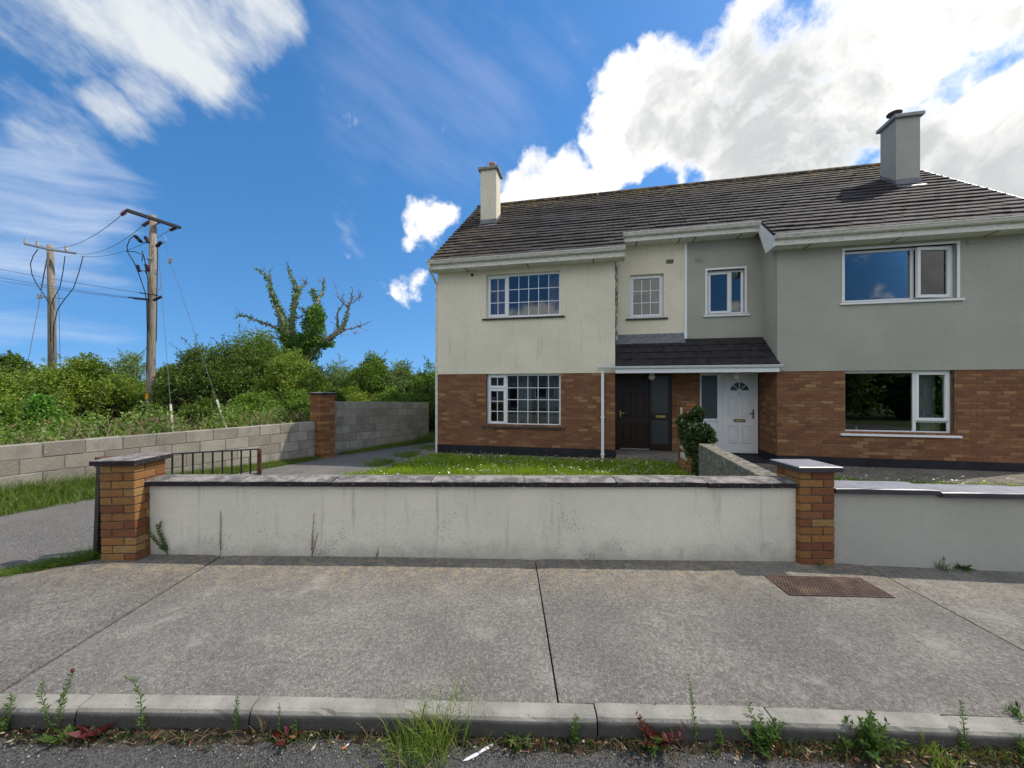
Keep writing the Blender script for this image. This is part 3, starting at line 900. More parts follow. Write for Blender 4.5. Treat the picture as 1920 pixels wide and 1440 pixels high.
def window(H, name, c0, c1, z0, z1, tf, lights, sillmat, label=None, surround=None, depth=0.095, fw=0.055, sill_over=0.10):
    """frame with lights; each light: (c0, c1, z0, z1, cols, rows, sash, open_angle)"""
    f = MB()
    ta, tb = tf + depth, tf + depth + 0.065
    xa, xb = sorted((H.x(c0), H.x(c1)))
    f.cbox(xa, xb, ta, tb, z0, z0 + fw, 0.006); f.cbox(xa, xb, ta, tb, z1 - fw, z1, 0.006)
    f.cbox(xa, xa + fw, ta + 0.001, tb - 0.001, z0 + fw, z1 - fw, 0.006); f.cbox(xb - fw, xb, ta + 0.001, tb - 0.001, z0 + fw, z1 - fw, 0.006)
    edges = {}
    for L in lights:
        for c in L[:2]:
            if c0 + 0.1 < c < c1 - 0.1: edges[round(c, 3)] = 1
    for c in edges:
        f.cbox(H.x(c) - 0.03, H.x(c) + 0.03, ta + 0.002, tb - 0.002, z0 + fw, z1 - fw, 0.006)
    for L in lights:
        for z in L[2:4]:
            if z0 + 0.1 < z < z1 - 0.1:
                p, q = sorted((H.x(L[0]), H.x(L[1])))
                f.cbox(p + 0.03, q - 0.03, ta + 0.003, tb - 0.003, z - 0.03, z + 0.03, 0.006)
    w = H.put(f, 'window', m_pvc)
    if label: w['label'] = label
    for (a, e, q0, q1, cols, rows, sash, opn) in lights:
        p, q = sorted((H.x(a), H.x(e)))
        p += 0.033 if p > xa + 0.01 else fw + 0.003
        q -= 0.033 if q < xb - 0.01 else fw + 0.003
        b0 = q0 + (fw + 0.003 if q0 < z0 + 0.05 else 0.033); b1 = q1 - (fw + 0.003 if q1 > z1 - 0.05 else 0.033)
        hinge = None
        if opn:
            hinge = bpy.data.objects.new('casement', None); COL.objects.link(hinge)
            hinge.parent = w; hinge.location = (q, ta - 0.02, 0); hinge.rotation_euler = (0, 0, opn)
        par = hinge or w
        ox, oy = (q, ta - 0.02) if opn else (0, 0)
        def P(bm, nm, mat):
            bm.v = [(x - ox, y - oy, z) for x, y, z in bm.v]
            return bm.build(nm, mat, par)
        gx0, gx1, gz0, gz1 = p, q, b0, b1
        if sash:
            s = MB(); sw = 0.05; y0, y1 = ta - 0.018, ta + 0.045
            e2 = 0.024
            s.cbox(p - e2, q + e2, y0, y1, b0 - e2, b0 + sw - 0.01, 0.005); s.cbox(p - e2, q + e2, y0, y1, b1 - sw + 0.01, b1 + e2, 0.005)
            s.cbox(p - e2, p + sw - 0.01, y0 + .001, y1 - .001, b0 + sw - 0.01, b1 - sw + 0.01, 0.005); s.cbox(q - sw + 0.01, q + e2, y0 + .001, y1 - .001, b0 + sw - 0.01, b1 - sw + 0.01, 0.005)
            P(s, 'sash', m_pvc)
            gx0, gx1, gz0, gz1 = p + sw - 0.012, q - sw + 0.012, b0 + sw - 0.012, b1 - sw + 0.012
        gy = ta + 0.022
        P(MB().box(gx0 - 0.004, gx1 + 0.004, gy, gy + 0.004, gz0 - 0.004, gz1 + 0.004), 'pane', m_glass)
        if cols > 1 or rows > 1:
            gb = MB()
            for i in range(1, cols):
                x = gx0 + (gx1 - gx0) * i / cols
                gb.box(x - 0.009, x + 0.009, gy - 0.004, gy - 0.0005, gz0, gz1)
            for j in range(1, rows):
                z = gz0 + (gz1 - gz0) * j / rows
                gb.box(gx0, gx1, gy - 0.0035, gy - 0.0002, z - 0.009, z + 0.009)
            P(gb, 'glazing_bar', m_pvc)
    # sill
    b = MB()
    y1 = tf + depth + 0.02
    p, q = xa - sill_over, xb + sill_over
    b.prism([(tf - 0.055, z0 - 0.060), (y1, z0 - 0.060), (y1, z0 - 0.002), (tf - 0.05, z0 - 0.022), (tf - 0.055, z0 - 0.03)], p, q, 'x')
    b.build('sill', sillmat, w)
    if surround:
        s = MB(); wd = 0.05
        s.cbox(xa - wd, xb + wd, tf - 0.012, tf + depth, z1, z1 + wd, 0.003)
        s.cbox(xa - wd, xa, tf - 0.011, tf + depth, z0, z1, 0.003); s.cbox(xb, xb + wd, tf - 0.011, tf + depth, z0, z1, 0.003)
        s.build('surround', surround, w)
    return w

def curtain(H, w, c0, c1, z0, z1, t, mat, waves=6, amp=0.03):
    xa, xb = sorted((H.x(c0), H.x(c1)))
    n = waves * 8
    b = MB()
    for i in range(n + 1):
        x = xa + (xb - xa) * i / n
        y = t + amp * math.sin(i / n * waves * 2 * math.pi) + 0.01 * math.sin(i * 1.7)
        b.v += [(x, y, z0), (x, y, z1)]
    for i in range(n):
        b.f.append((2 * i, 2 * i + 2, 2 * i + 3, 2 * i + 1))
    b.build('curtain', mat, w, smooth=True)

_tc = {}
def tile_mesh(wd, mat):
    k = (round(wd, 3), mat.name)
    if k not in _tc:
        b = MB()
        # lower edge at y = 0; rounded nose, small interlock ridge down one side
        b.cbox(-wd / 2, wd / 2, 0, 0.33, 0, 0.034, 0.004)
        _tc[k] = b.mesh('roof_tile', mat)
    return _tc[k]

def tile_rows(H, roof, rows, mat_o, mat_i, limit, t0, z0, wd, pit=PIT, lift=0.0):
    """rows: list of (row, c0, c1)"""
    tilt = math.atan(0.038 / 0.285)
    items = []
    for (r, a, e) in rows:
        v = r * G_ROW
        for (p, q) in bond(a, e, r, wd, 0.006):
            items.append((r, p, q))
    jb = MB()
    n = 0
    wob = [random.uniform(-.003, .003) for _ in range(24)]
    for (r, p, q) in items:
        v = r * G_ROW - 0.05
        t = t0 + v * math.cos(pit); z = z0 + v * math.sin(pit)
        up = 0.038 + lift
        xc = (H.x(p) + H.x(q)) / 2
        loc = (xc + random.uniform(-.0015, .0015), t - math.sin(pit) * up, z + math.cos(pit) * up + random.uniform(-.005, .005) + wob[r] + 0.005 * math.sin(p * 1.1 + r))
        rot = (pit - tilt + random.uniform(-.006, .006), random.uniform(-.008, .008), random.uniform(-.006, .006))
        if n < limit:
            link('roof_tile', tile_mesh(q - p, mat_o), roof, loc, rot)
        else:
            tmp = MB().cbox(-(q - p) / 2, (q - p) / 2, 0, 0.33, 0, 0.034, 0.004)
            mt = Matrix.LocRotScale(Vector(loc), Euler(rot), None)
            jb.add([mt @ Vector(v_) for v_ in tmp.v], tmp.f)
        n += 1
    if jb.v:
        kind(jb.build('upper_roof_tiles', mat_i, roof), 'stuff')

def gutter(H, c0, c1, t, z, mat, parent=None, brackets=True, k=1.0):
    """ogee-like PVC gutter: t, z = back top corner"""
    x0, x1 = sorted((H.x(c0), H.x(c1)))
    prof = [(t, z), (t, z - 0.085), (t - 0.055, z - 0.095), (t - 0.085, z - 0.075), (t - 0.105, z - 0.03), (t - 0.118, z - 0.022), (t - 0.118, z), (t - 0.108, z),
            (t - 0.10, z - 0.02), (t - 0.08, z - 0.062), (t - 0.05, z - 0.082), (t - 0.008, z - 0.072), (t - 0.008, z)]
    prof = [(t + (a_ - t) * k, z + (b_ - z) * k) for a_, b_ in prof]
    b = MB()
    n = len(prof)
    area = sum(prof[i][0] * prof[(i + 1) % n][1] - prof[(i + 1) % n][0] * prof[i][1] for i in range(n))
    pr = prof if area > 0 else prof[::-1]
    b.add([(x0, p, q) for p, q in pr] + [(x1, p, q) for p, q in pr], [(i, (i + 1) % n, n + (i + 1) % n, n + i) for i in range(n)])
    g_ = H.put(b, 'gutter', mat, parent)
    e = MB()
    out = [(t, z), (t, z - 0.087), (t - 0.055, z - 0.097), (t - 0.087, z - 0.077), (t - 0.107, z - 0.032), (t - 0.121, z - 0.024), (t - 0.121, z + 0.002)]
    out = [(t + (a_ - t) * k, z + (b_ - z) * k) for a_, b_ in out]
    e.prism(out, x0 - 0.006, x0, 'x'); e.prism(out, x1, x1 + 0.006, 'x')
    e.build('end_cap', mat, g_)
    if brackets:
        br = MB()
        kb = max(1, int((x1 - x0) / 1.1))
        o2 = [(p - (0.004 if p < t - 0.02 else 0), q - 0.004 if q < z - 0.01 else q) for p, q in out]
        for i in range(kb):
            x = x0 + (x1 - x0) * (i + 0.5) / kb
            br.prism(o2, x - 0.022, x + 0.022, 'x')
        br.build('gutter_bracket', mat, g_)
    return g_

def make_house(mirror):
    if not mirror:
        H = House('cream_house', 'cream rendered semi-detached house with brown brick ground floor and dark panelled door', False)
        mr, mp, sill = m_cream, m_dpvc, m_sill_dk
    else:
        H = House('grey_house', 'grey rendered semi-detached house with white front door and black plinth', True)
        mr, mp, sill = m_grey, m_dpvc, m_pvc
    root = H.root
    X = H.x
    def sx(a, e): return sorted((X(a), X(e)))
    # openings (canonical)
    W1 = (1.39, 3.38, 0.675, Z_BR)            # ground floor
    W2 = (1.39, 3.38, 3.545, 4.70)            # first floor
    if mirror: W2 = (1.36, 3.40, 3.57, 4.72)
    W3 = (5.15, 6.01, 3.545, 4.70) if not mirror else (5.12, 5.99, 3.56, 4.70)
    def hole(w): a, e = sx(w[0], w[1]); return (a, e, w[2], w[3])
    # --- brick-clad lower front: mortar bed, then bricks
    b = MB()
    a, e = sx(0, BLK)
    cellwall(b, a, e, Z_PL, Z_BR, 0.005, 0.28, [hole(W1)])
    wall = H.put(b, 'brick_wall', m_mortar)
    jb = front_bricks(H, wall, W1)
    # brick returns inside the porch and the pier between the doors
    for i in range(27):
        z = Z_PL + i * COURSE + 0.005
        xr = X(BLK)
        sgn = -1 if mirror else 1
        for (p, q) in bond(0.02 if i % 2 else 0.0, DOOR_T, i):
            if p < 0.06 and i % 2 == 0: p = 0.058
            if q - p > 0.03:
                if mirror: jb.cbox(xr - 0.004, xr + 0.04, p, q, z, z + COURSE - 0.0095, 0.003)
                else: jb.cbox(xr - 0.04, xr + 0.004, p, q, z, z + COURSE - 0.0095, 0.003)
        c0, c1 = (6.24, 6.53) if not mirror else (6.14, 6.53)
        for (p, q) in bond(c0, c1, i):
            xa, xb = sx(p, q)
            jb.cbox(xa, xb, DOOR_T - 0.012, DOOR_T + 0.04, z, z + COURSE - 0.0095, 0.003)
    kind(jb.build('further_bricks', m_brick_i, wall), 'stuff')
    # plinth, with the bit inside the porch
    b = MB()
    a, e = sx(-0.012, BLK + 0.012)
    b.box(a, e, -0.012, 0.30, Z_G, Z_PL - 0.001)
    a, e = sx(BLK + 0.012, 6.53)
    b.box(a, e, DOOR_T - 0.02, DOOR_T + 0.28, Z_G, 0.0)
    xr = X(BLK); s_ = 1 if not mirror else -1
    b.box(xr - 0.2 * s_, xr + 0.012 * s_, 0.30, DOOR_T + 0.2, Z_G, Z_PL - 0.001)
    H.put(b, 'plinth', m_black_plinth)
    # --- upper rendered wall
    b = MB()
    a, e = sx(0, BLK)
    cellwall(b, a, e, Z_BR, 5.08, -0.016, 0.28, [hole(W2)])
    H.put(b, 'upper_wall', mr)
    b = MB()
    a, e = sx(BLK - 0.001, 6.53)
    cellwall(b, a, e, 2.2, 5.75, REC, REC + 0.28, [hole(W3)])
    # return of the projecting block
    xr = X(BLK)
    p0, p1 = (xr - 0.25, xr) if not mirror else (xr, xr + 0.25)
    b.box(p0, p1, 0.28, REC + 0.14, Z_BR + 0.02, 5.43)
    H.put(b, 'recess_wall', mr)
    # inner porch wall backing (mortar bed) and block return backing
    b = MB()
    p0, p1 = (xr - 0.25, xr - 0.001) if not mirror else (xr + 0.001, xr + 0.25)
    b.box(p0, p1, 0.285, DOOR_T + 0.25, Z_PL, Z_BR + 0.018)
    b.build('return_backing', m_mortar, wall)
    b = MB()
    c0, c1 = (6.24, 6.53) if not mirror else (6.14, 6.53)
    a, e = sx(c0, c1)
    b.box(a, e, DOOR_T - 0.006, DOOR_T + 0.25, 0.0, 2.25)
    b.build('pier_backing', m_mortar, wall)
    # gable and rear
    b = MB()
    xg = X(0); s_ = 1 if not mirror else -1
    dep = 2 * RIDGE_T
    for (z0, z1, nm) in ((Z_G, 5.0, 0),):
        b.box(xg + 0.002 * s_, xg + 0.28 * s_, 0.29, dep, z0, z1)
    gz = lambda t: roof_z(t if t < RIDGE_T else 2 * RIDGE_T - t) - 0.02
    b.prism([(0.29, 5.0), (dep, 5.0), (dep, gz(dep)), (RIDGE_T, gz(RIDGE_T)), (0.29, gz(0.29))], xg + 0.002 * s_, xg + 0.28 * s_, 'x')
    a, e = sx(0.28, 6.53)
    b.box(a, e, dep - 0.28, dep - 0.002, Z_G, 5.0)
    H.put(b, 'gable_wall', mr)
    # dark rooms behind the glass
    b = MB()
    for (c0, c1, z0, z1, t0) in ((0.30, BLK - 0.27, 0.0, 2.35, 0.29), (0.30, BLK - 0.27, 2.55, 4.95, 0.29), (BLK - 0.24, 6.50, 2.55, 4.95, REC + 0.29)):
        a, e = sx(c0, c1)
        t1 = t0 + 3.2
        vs = [(a, t0, z0), (e, t0, z0), (e, t1, z0), (a, t1, z0), (a, t0, z1), (e, t0, z1), (e, t1, z1), (a, t1, z1)]
        b.add(vs, [(0, 1, 2, 3), (7, 6, 5, 4), (1, 5, 6, 2), (2, 6, 7, 3), (3, 7, 4, 0)])
    H.put(b, 'interior', m_room)
    # --- windows
    if not mirror:
        w = window(H, 'window', *W1, 0.0, [(1.39, 1.92, W1[2], 1.66, 2, 3, True, 0), (1.39, 1.92, 1.66, W1[3], 2, 1, True, 0), (1.92, 3.38, W1[2], W1[3], 5, 4, False, 0)], sill, 'white window with a small-pane grid on the ground floor')
        for (p, q) in ((2.12, 2.5), (2.9, 3.25)):
            curtain(H, w, p, q, 0.72, 2.0, 0.75, m_blind, 5, 0.02)
        w = window(H, 'window', *W2, -0.016, [(1.39, 1.96, W2[2], W2[3], 2, 3, True, 0), (1.96, 3.38, W2[2], W2[3], 5, 3, False, 0)], sill, 'white window with a small-pane grid over the ground floor window')
        curtain(H, w, 1.45, 1.92, 3.5, 4.68, 0.33, m_curt_p, 7, 0.02); curtain(H, w, 3.05, 3.36, 3.5, 4.68, 0.33, m_curt_p, 5, 0.02)
        window(H, 'window', *W3, REC, [(W3[0], W3[1], W3[2], W3[3], 3, 3, True, 0)], sill, 'small nine-pane window above the porch')
    else:
        w = window(H, 'window', *W1, 0.0, [(2.03, 3.38, W1[2], W1[3], 1, 1, False, 0), (1.39, 2.03, 0.95, W1[3], 1, 1, True, 0), (1.39, 2.03, W1[2], 0.95, 1, 1, False, 0)], sill, 'wide white window with a plain pane on the ground floor')
        curtain(H, w, 1.45, 1.72, 0.72, 2.0, 0.40, m_curt_w, 5, 0.02); curtain(H, w, 3.28, 3.36, 0.72, 2.0, 0.40, m_curt_w, 2, 0.02)
        MB().lathe([(0.02, 0.675), (0.024, 0.70), (0.022, 0.75), (0.012, 0.76), (0.012, 0.80)], X(2.98), 0.33, 10).build('bottle', m_plastic, w)
        w = window(H, 'window', *W2, -0.016, [(2.08, 3.40, W2[2], W2[3], 1, 1, False, 0), (1.36, 2.08, W2[2], W2[3], 1, 1, True, R(9))], sill, 'upstairs window with its casement ajar', surround=m_pvc)
        curtain(H, w, 1.42, 1.85, 3.5, 4.7, 0.33, m_curt_w, 6, 0.025)
        window(H, 'window', *W3, REC, [(5.42, W3[1], W3[2], W3[3], 1, 1, True, 0), (W3[0], 5.42, W3[2], W3[3], 1, 1, False, 0)], sill, 'small white two-light window above the porch', surround=m_pvc)
    # --- roof: deck, tiles, ridge
    cs, sn = math.cos(PIT), math.sin(PIT)
    t3 = EAVE_T + 4 * G_ROW * cs
    c_v = -0.085
    def slab(b, c0, c1, ta, tb, th=0.05):
        a, e = sx(c0, c1)
        b.prism([(ta, roof_z(ta)), (tb, roof_z(tb)), (tb - sn * 0, roof_z(tb) - th), (ta, roof_z(ta) - th)], a, e, 'x')
    b = MB()
    slab(b, c_v + 0.01, BLK + 0.20, EAVE_T, t3)
    slab(b, c_v + 0.01, 6.53, t3, RIDGE_T)
    a, e = sx(c_v + 0.01, 6.53)
    tb = 2 * RIDGE_T + 0.4
    b.prism([(RIDGE_T, roof_z(RIDGE_T)), (tb, EAVE_Z), (tb, EAVE_Z - 0.05), (RIDGE_T, roof_z(RIDGE_T) - 0.05)], a, e, 'x')
    roof = H.put(b, 'roof', m_tile_i)
    wd = (6.53 - c_v) / 22
    rows = [(r, c_v, BLK + 0.21) for r in range(4)] + [(r, c_v, 6.53) for r in range(4, 22)]
    tile_rows(H, roof, rows, m_tile_o, m_tile_i, 300, EAVE_T, EAVE_Z, wd)
    # ridge tiles
    nr = 15
    for i in range(nr):
        c0 = c_v + (6.53 - c_v) * i / nr; c1 = c_v + (6.53 - c_v) * (i + 1) / nr
        a, e = sx(c0 + 0.003, c1 - 0.003)
        key = 'ridge' + H.root.name
        if key not in _tc:
            arc = [(0.135 * math.cos(q), 0.115 * math.sin(q)) for q in np.linspace(R(-8), R(188), 11)]
            arc += [(0.115 * math.cos(q), 0.095 * math.sin(q)) for q in np.linspace(R(188), R(-8), 11)]
            _tc[key] = MB().prism(arc, -(e - a) / 2, (e - a) / 2, 'x').mesh('ridge_tile', m_tile_o)
        link('ridge_tile', _tc[key], roof, ((a + e) / 2, RIDGE_T, roof_z(RIDGE_T) + 0.0), (0, random.uniform(-.012, .012), 0))
    # verge: pointed mortar edge over a board
    b = MB()
    xg = X(c_v); s_ = 1 if not mirror else -1
    for (ta, tb) in ((EAVE_T, RIDGE_T),):
        b.prism([(ta, roof_z(ta) - 0.16), (tb, roof_z(tb) - 0.16), (tb, roof_z(tb) + 0.0), (ta, roof_z(ta) + 0.0)], xg - 0.0 * s_, xg - 0.022 * s_, 'x')
        if mirror:
            b.prism([(ta, roof_z(ta) + 0.0), (tb, roof_z(tb) + 0.0), (tb, roof_z(tb) + 0.075), (ta, roof_z(ta) + 0.075)], xg - 0.002 * s_, xg - 0.020 * s_, 'x')
    H.put(b, 'verge_board', m_pvc if mirror else m_cap, roof)
    # --- eaves: fascia, soffit, boxed ends, gutters
    b = MB()
    a, e = sx(c_v, BLK + 0.20)
    b.box(a, e, EAVE_T + 0.02, EAVE_T + 0.04, 4.82, 5.0)
    a, e = sx(BLK + 0.20, 6.53)
    zt = roof_z(t3)
    b.box(a, e, t3 + 0.02, t3 + 0.04, zt - 0.19, zt - 0.01)
    H.put(b, 'fascia', mp)
    b = MB()
    a, e = sx(c_v, BLK + 0.20)
    b.box(a, e, EAVE_T + 0.04, -0.016, 4.825, 4.84)
    a, e = sx(BLK + 0.20, 6.53)
    b.box(a, e, t3 + 0.04, REC, zt - 0.185, zt - 0.17)
    # soffit vents: dark slots every so often are joints between boards
    H.put(b, 'soffit', m_soffit)
    # boxed end where the lower eave stops at the recess
    b = MB()
    xe = X(BLK + 0.20); s_ = 1 if not mirror else -1
    b.prism([(EAVE_T + 0.01, 4.80), (EAVE_T + 0.01, 5.0), (t3 + 0.06, roof_z(t3 + 0.06)), (t3 + 0.06, roof_z(t3) - 0.19), (0.05, 4.80)], xe, xe + 0.018 * s_, 'x')
    H.put(b, 'box_end', m_pvc if mirror else m_dpvc)
    b = MB()
    for c in (np.linspace(0.9, 4.2, 3)):
        xx = X(c); b.box(xx - 0.012, xx + 0.012, EAVE_T + 0.05, -0.03, 4.819, 4.8245)
    for c in (5.3, 6.35):
        xx = X(c); b.box(xx - 0.012, xx + 0.012, t3 + 0.05, REC - 0.01, zt - 0.191, zt - 0.1855)
    H.put(b, 'soffit_joint', m_sill_dk)
    gutter(H, c_v - 0.02, BLK + 0.215, EAVE_T + 0.018, 5.035, mp)
    gutter(H, BLK + 0.215, 6.53, t3 + 0.018, zt + 0.015, mp)
    # --- chimney
    c0, c1 = 0.62, 1.145
    t0, t1 = 2.0, 2.56
    a, e = sx(c0, c1)
    b = MB().box(a, e, t0, t1, roof_z(t0) - 0.2, 8.70)
    ch = H.put(b, 'chimney', mr)
    MB().cbox(a - 0.07, e + 0.07, t0 - 0.07, t1 + 0.07, 8.70, 8.79, 0.008).build('cap', m_cap if not mirror else m_lavcap, ch)
    fl = MB()
    fl.box(a - 0.012, e + 0.012, t0 - 0.012, t0 + 0.002, roof_z(t0) - 0.05, roof_z(t0) + 0.20)
    for xx, d_ in ((a, -1), (e, 1)):
        fl.prism([(t0, roof_z(t0)), (t1, roof_z(t1)), (t1, roof_z(t1) + 0.17), (t0, roof_z(t0) + 0.17)], xx, xx + 0.010 * d_, 'x')
    fl.prism([(t0 - 0.16, roof_z(t0 - 0.16) + 0.055), (t0, roof_z(t0) + 0.055), (t0, roof_z(t0) + 0.065), (t0 - 0.16, roof_z(t0 - 0.16) + 0.065)], a - 0.05, e + 0.05, 'x')
    fl.build('lead_flashing', m_lead, ch)
    if not mirror:
        MB().lathe([(0.10, 8.79), (0.105, 8.82), (0.09, 8.86), (0.085, 9.0), (0.10, 9.01), (0.10, 9.06), (0.07, 9.06), (0.07, 8.9)], (a + e) / 2 + 0.05, (t0 + t1) / 2, 18).build('chimney_pot', m_terra, ch, True)
        r_ = MB().tube([(a - 0.01, t0 + 0.1, 7.35), (a - 0.06, t0 + 0.0, 7.32), (a - 0.09, t0 - 0.1, 7.0)], 0.012, 6)
        r_.tube([(a - 0.05, t0 + 0.05, 7.35), (a - 0.42, t0 - 0.55, 6.72)], 0.012, 6)
        for q in range(8):
            u_ = q / 8; r_.tube([(a - 0.05 - 0.37 * u_, t0 + 0.05 - 0.6 * u_, 7.35 - 0.63 * u_), (a - 0.06 - 0.37 * u_, t0 + 0.04 - 0.6 * u_, 7.29 - 0.63 * u_)], 0.010, 5)
        r_.build('stay_chain', m_darksteel, ch)
    else:
        MB().lathe([(0.105, 8.79), (0.11, 8.83), (0.095, 8.86), (0.095, 8.93), (0.15, 8.97), (0.165, 9.0), (0.15, 9.02), (0.02, 9.05)], (a + e) / 2 - 0.12, (t0 + t1) / 2, 18).build('chimney_cowl', m_cowl, ch, True)
    # --- small fittings on the front
    if not mirror:
        b = MB().lathe([(0.0, 0), (0.035, 0.002), (0.04, 0.02), (0.03, 0.045), (0.0, 0.05)], 0, 0, 12)
        b.build('vent_cowl', m_darksteel, root, loc=(X(1.0), -0.016, 4.72), rot=(R(90), 0, 0))
        lv = MB()
        for q in range(5):
            lv.cbox(X(6.07), X(6.25), REC - 0.012, REC - 0.0005, 4.945 + q * 0.022, 4.957 + q * 0.022, 0.003)
        H.put(lv, 'wall_vent', m_sill_dk)
    else:
        b = MB().lathe([(0.0, 0), (0.04, 0.002), (0.045, 0.02), (0.03, 0.045), (0.0, 0.05)], 0, 0, 12)
        b.build('vent_cowl', m_grey, root, loc=(X(1.16), -0.016, 4.72), rot=(R(90), 0, 0))
        lv = MB()
        for q in range(5):
            lv.cbox(*sx(6.30, 6.10), REC - 0.010, REC - 0.0005, 4.92 + q * 0.025, 4.938 + q * 0.025, 0.003)
        H.put(lv, 'wall_vent', m_grey)
        xs_ = X(6.53)
        H.put(MB().cbox(xs_ - 0.02, xs_ + 0.05, REC - 0.03, REC - 0.0005, 2.95, zt - 0.19, 0.006), 'party_strip', m_pvc)
    # --- downpipes
    if not mirror:
        b = MB()
        xg = X(-0.045)
        b.tube([(X(-0.06), EAVE_T - 0.04, 4.96), (X(-0.06), EAVE_T - 0.04, 4.86), (X(-0.05), 0.03, 4.55), (X(-0.05), 0.03, 4.4)], 0.034, 8)
        b.cbox(xg - 0.034, xg + 0.034, 0.0, 0.068, -0.12, 4.42, 0.006)
        dp = H.put(b, 'downpipe', m_dpvc)
        # flaking rainwater pipe in the recess corner
        b = MB().tube([(X(4.80), REC - 0.05, 5.2), (X(4.80), REC - 0.05, 2.75), (X(4.80), REC - 0.18, 2.62)], 0.036, 10)
        b.tube([(X(4.80), REC - 0.05, 5.2), (X(4.97), t3 - 0.02, zt - 0.06)], 0.036, 10)
        for z in (3.1, 3.9, 4.7):
            b.lathe([(0.045, z), (0.045, z + 0.05)], X(4.80), REC - 0.05, 10)
        H.put(b, 'downpipe', m_peel)
        # porch downpipe on the brickwork
        b = MB()
        xd = X(4.425)
        b.cbox(xd - 0.035, xd + 0.035, -0.085, -0.015, -0.17, 2.08, 0.006)
        for z in (0.92, 0.0):
            b.cbox(xd - 0.05, xd + 0.05, -0.092, -0.004, z, z + 0.03, 0.004)
        b.tube([(xd, -0.05, -0.14), (xd, -0.07, -0.17), (xd, -0.13, -0.19)], 0.04, 8)
        H.put(b, 'downpipe', m_pvc)
    # --- porch: lean-to roof, gutter, fascia, soffit
    pc0 = BLK
    pt0, pz0 = -0.13, 2.20
    b = MB()
    a, e = sx(pc0, 6.53)
    pz = lambda t: pz0 + (t - pt0) * math.tan(PIT)
    b.prism([(pt0, pz(pt0)), (REC, pz(REC)), (REC, pz(REC) - 0.05), (pt0 + 0.03, pz(pt0) - 0.05)], a, e, 'x')
    pr = H.put(b, 'porch_roof', m_ptile)
    tilt = math.atan(0.026 / 0.36)
    nrow = 4
    for r in range(nrow):
        v = -0.03 + r * 0.292
        for (p, q) in bond(pc0 + 0.004, 6.53, r, 0.30, 0.003):
            k_ = ('p', round(q - p, 3))
            if k_ not in _tc:
                _tc[k_] = MB().cbox(-(q - p) / 2, (q - p) / 2, 0, 0.33, 0, 0.024, 0.005).mesh('porch_tile', m_ptile)
            if r == nrow - 1 and False: continue
            link('porch_tile', _tc[k_], pr, ((X(p) + X(q)) / 2, pt0 + v * cs - sn * 0.027, pz0 + v * sn + cs * 0.027 + random.uniform(-.002, .002)), (PIT - tilt, 0, random.uniform(-.004, .004)))
    if not mirror:
        fl = MB()
        ta = REC - 0.24
        fl.prism([(ta, pz(ta) + 0.068), (REC - 0.002, pz(REC) + 0.068), (REC - 0.002, pz(REC) + 0.080), (ta, pz(ta) + 0.076)], *sx(pc0 + 0.06, 6.50), 'x')
        fl.box(*sx(pc0 + 0.06, 6.50), REC - 0.014, REC - 0.002, pz(REC) + 0.07, pz(REC) + 0.16)
        fl.build('lead_flashing', m_lead, pr)
    b = MB()
    a, e = sx(pc0 - 0.0, 6.53)
    b.box(a, e, pt0 + 0.005, pt0 + 0.025, 2.035, 2.185)
    H.put(b, 'porch_fascia', m_pvc)
    b = MB()
    b.box(*sx(pc0 + 0.005, 6.53), pt0 + 0.026, DOOR_T - 0.02, 2.06, 2.075)
    H.put(b, 'porch_soffit', m_soffit)
    gutter(H, pc0 - (0.42 if not mirror else 0.04), 6.53, pt0 + 0.004, 2.20, m_pvc, k=0.62)
    # globe lamp under the soffit
    xl = X(5.68) if not mirror else X(5.37)
    b = MB().lathe([(0.05, 2.03), (0.055, 2.045), (0.055, 2.058)], xl, DOOR_T - 0.35, 14)
    lp = H.put(b, 'porch_lamp', m_pvc)
    MB().lathe([(0.085 * math.sin(q), 1.955 - 0.085 * math.cos(q)) for q in np.linspace(0.05, R(150), 10)], xl, DOOR_T - 0.35, 18).build('globe', m_globe, lp, True)
    # --- front door
    if not mirror:
        t = DOOR_T + 0.03
        f = MB()
        f.cbox(X(4.76), X(4.88), t - 0.01, t + 0.10, 0.0, 2.06, 0.004); f.cbox(X(5.66), X(5.73), t - 0.01, t + 0.10, 0.04, 2.0, 0.004)
        f.cbox(X(6.17), X(6.24), t - 0.011, t + 0.10, 0.0, 2.0, 0.004); f.cbox(X(4.88), X(6.24), t - 0.012, t + 0.10, 2.0, 2.06, 0.004)
        f.cbox(X(4.88), X(6.17), t - 0.009, t + 0.10, 0.0, 0.04, 0.004)
        f.cbox(X(5.73), X(6.17), t - 0.008, t + 0.08, 0.83, 0.98, 0.004); f.cbox(X(5.73), X(6.17), t - 0.008, t + 0.08, 0.04, 0.16, 0.004)
        d = H.put(f, 'door_frame', m_darkwood)
        df = MB().cbox(X(4.88), X(5.66), t + 0.025, t + 0.07, 0.04, 2.0, 0.004)
        leaf = H.put(df, 'door', m_darkwood)
        for (p, q) in ((4.95, 5.24), (5.30, 5.59)):
            for (z0, z1) in ((0.16, 0.72), (0.86, 1.56), (1.66, 1.92)):
                pm = MB()
                a, e = X(p), X(q)
                # moulded rim with a raised field
                for (m0, m1, y0) in ((0, 0.03, 0.012),):
                    pm.cbox(a, e, t + 0.013, t + 0.025, z0, z0 + 0.03, 0.004); pm.cbox(a, e, t + 0.013, t + 0.025, z1 - 0.03, z1, 0.004)
                    pm.cbox(a, a + 0.03, t + 0.0135, t + 0.025, z0 + 0.03, z1 - 0.03, 0.004); pm.cbox(e - 0.03, e, t + 0.0135, t + 0.025, z0 + 0.03, z1 - 0.03, 0.004)
                pm.cbox(a + 0.055, e - 0.055, t + 0.015, t + 0.026, z0 + 0.055, z1 - 0.055, 0.008)
                pm.build('door_panel', m_darkwood, leaf)
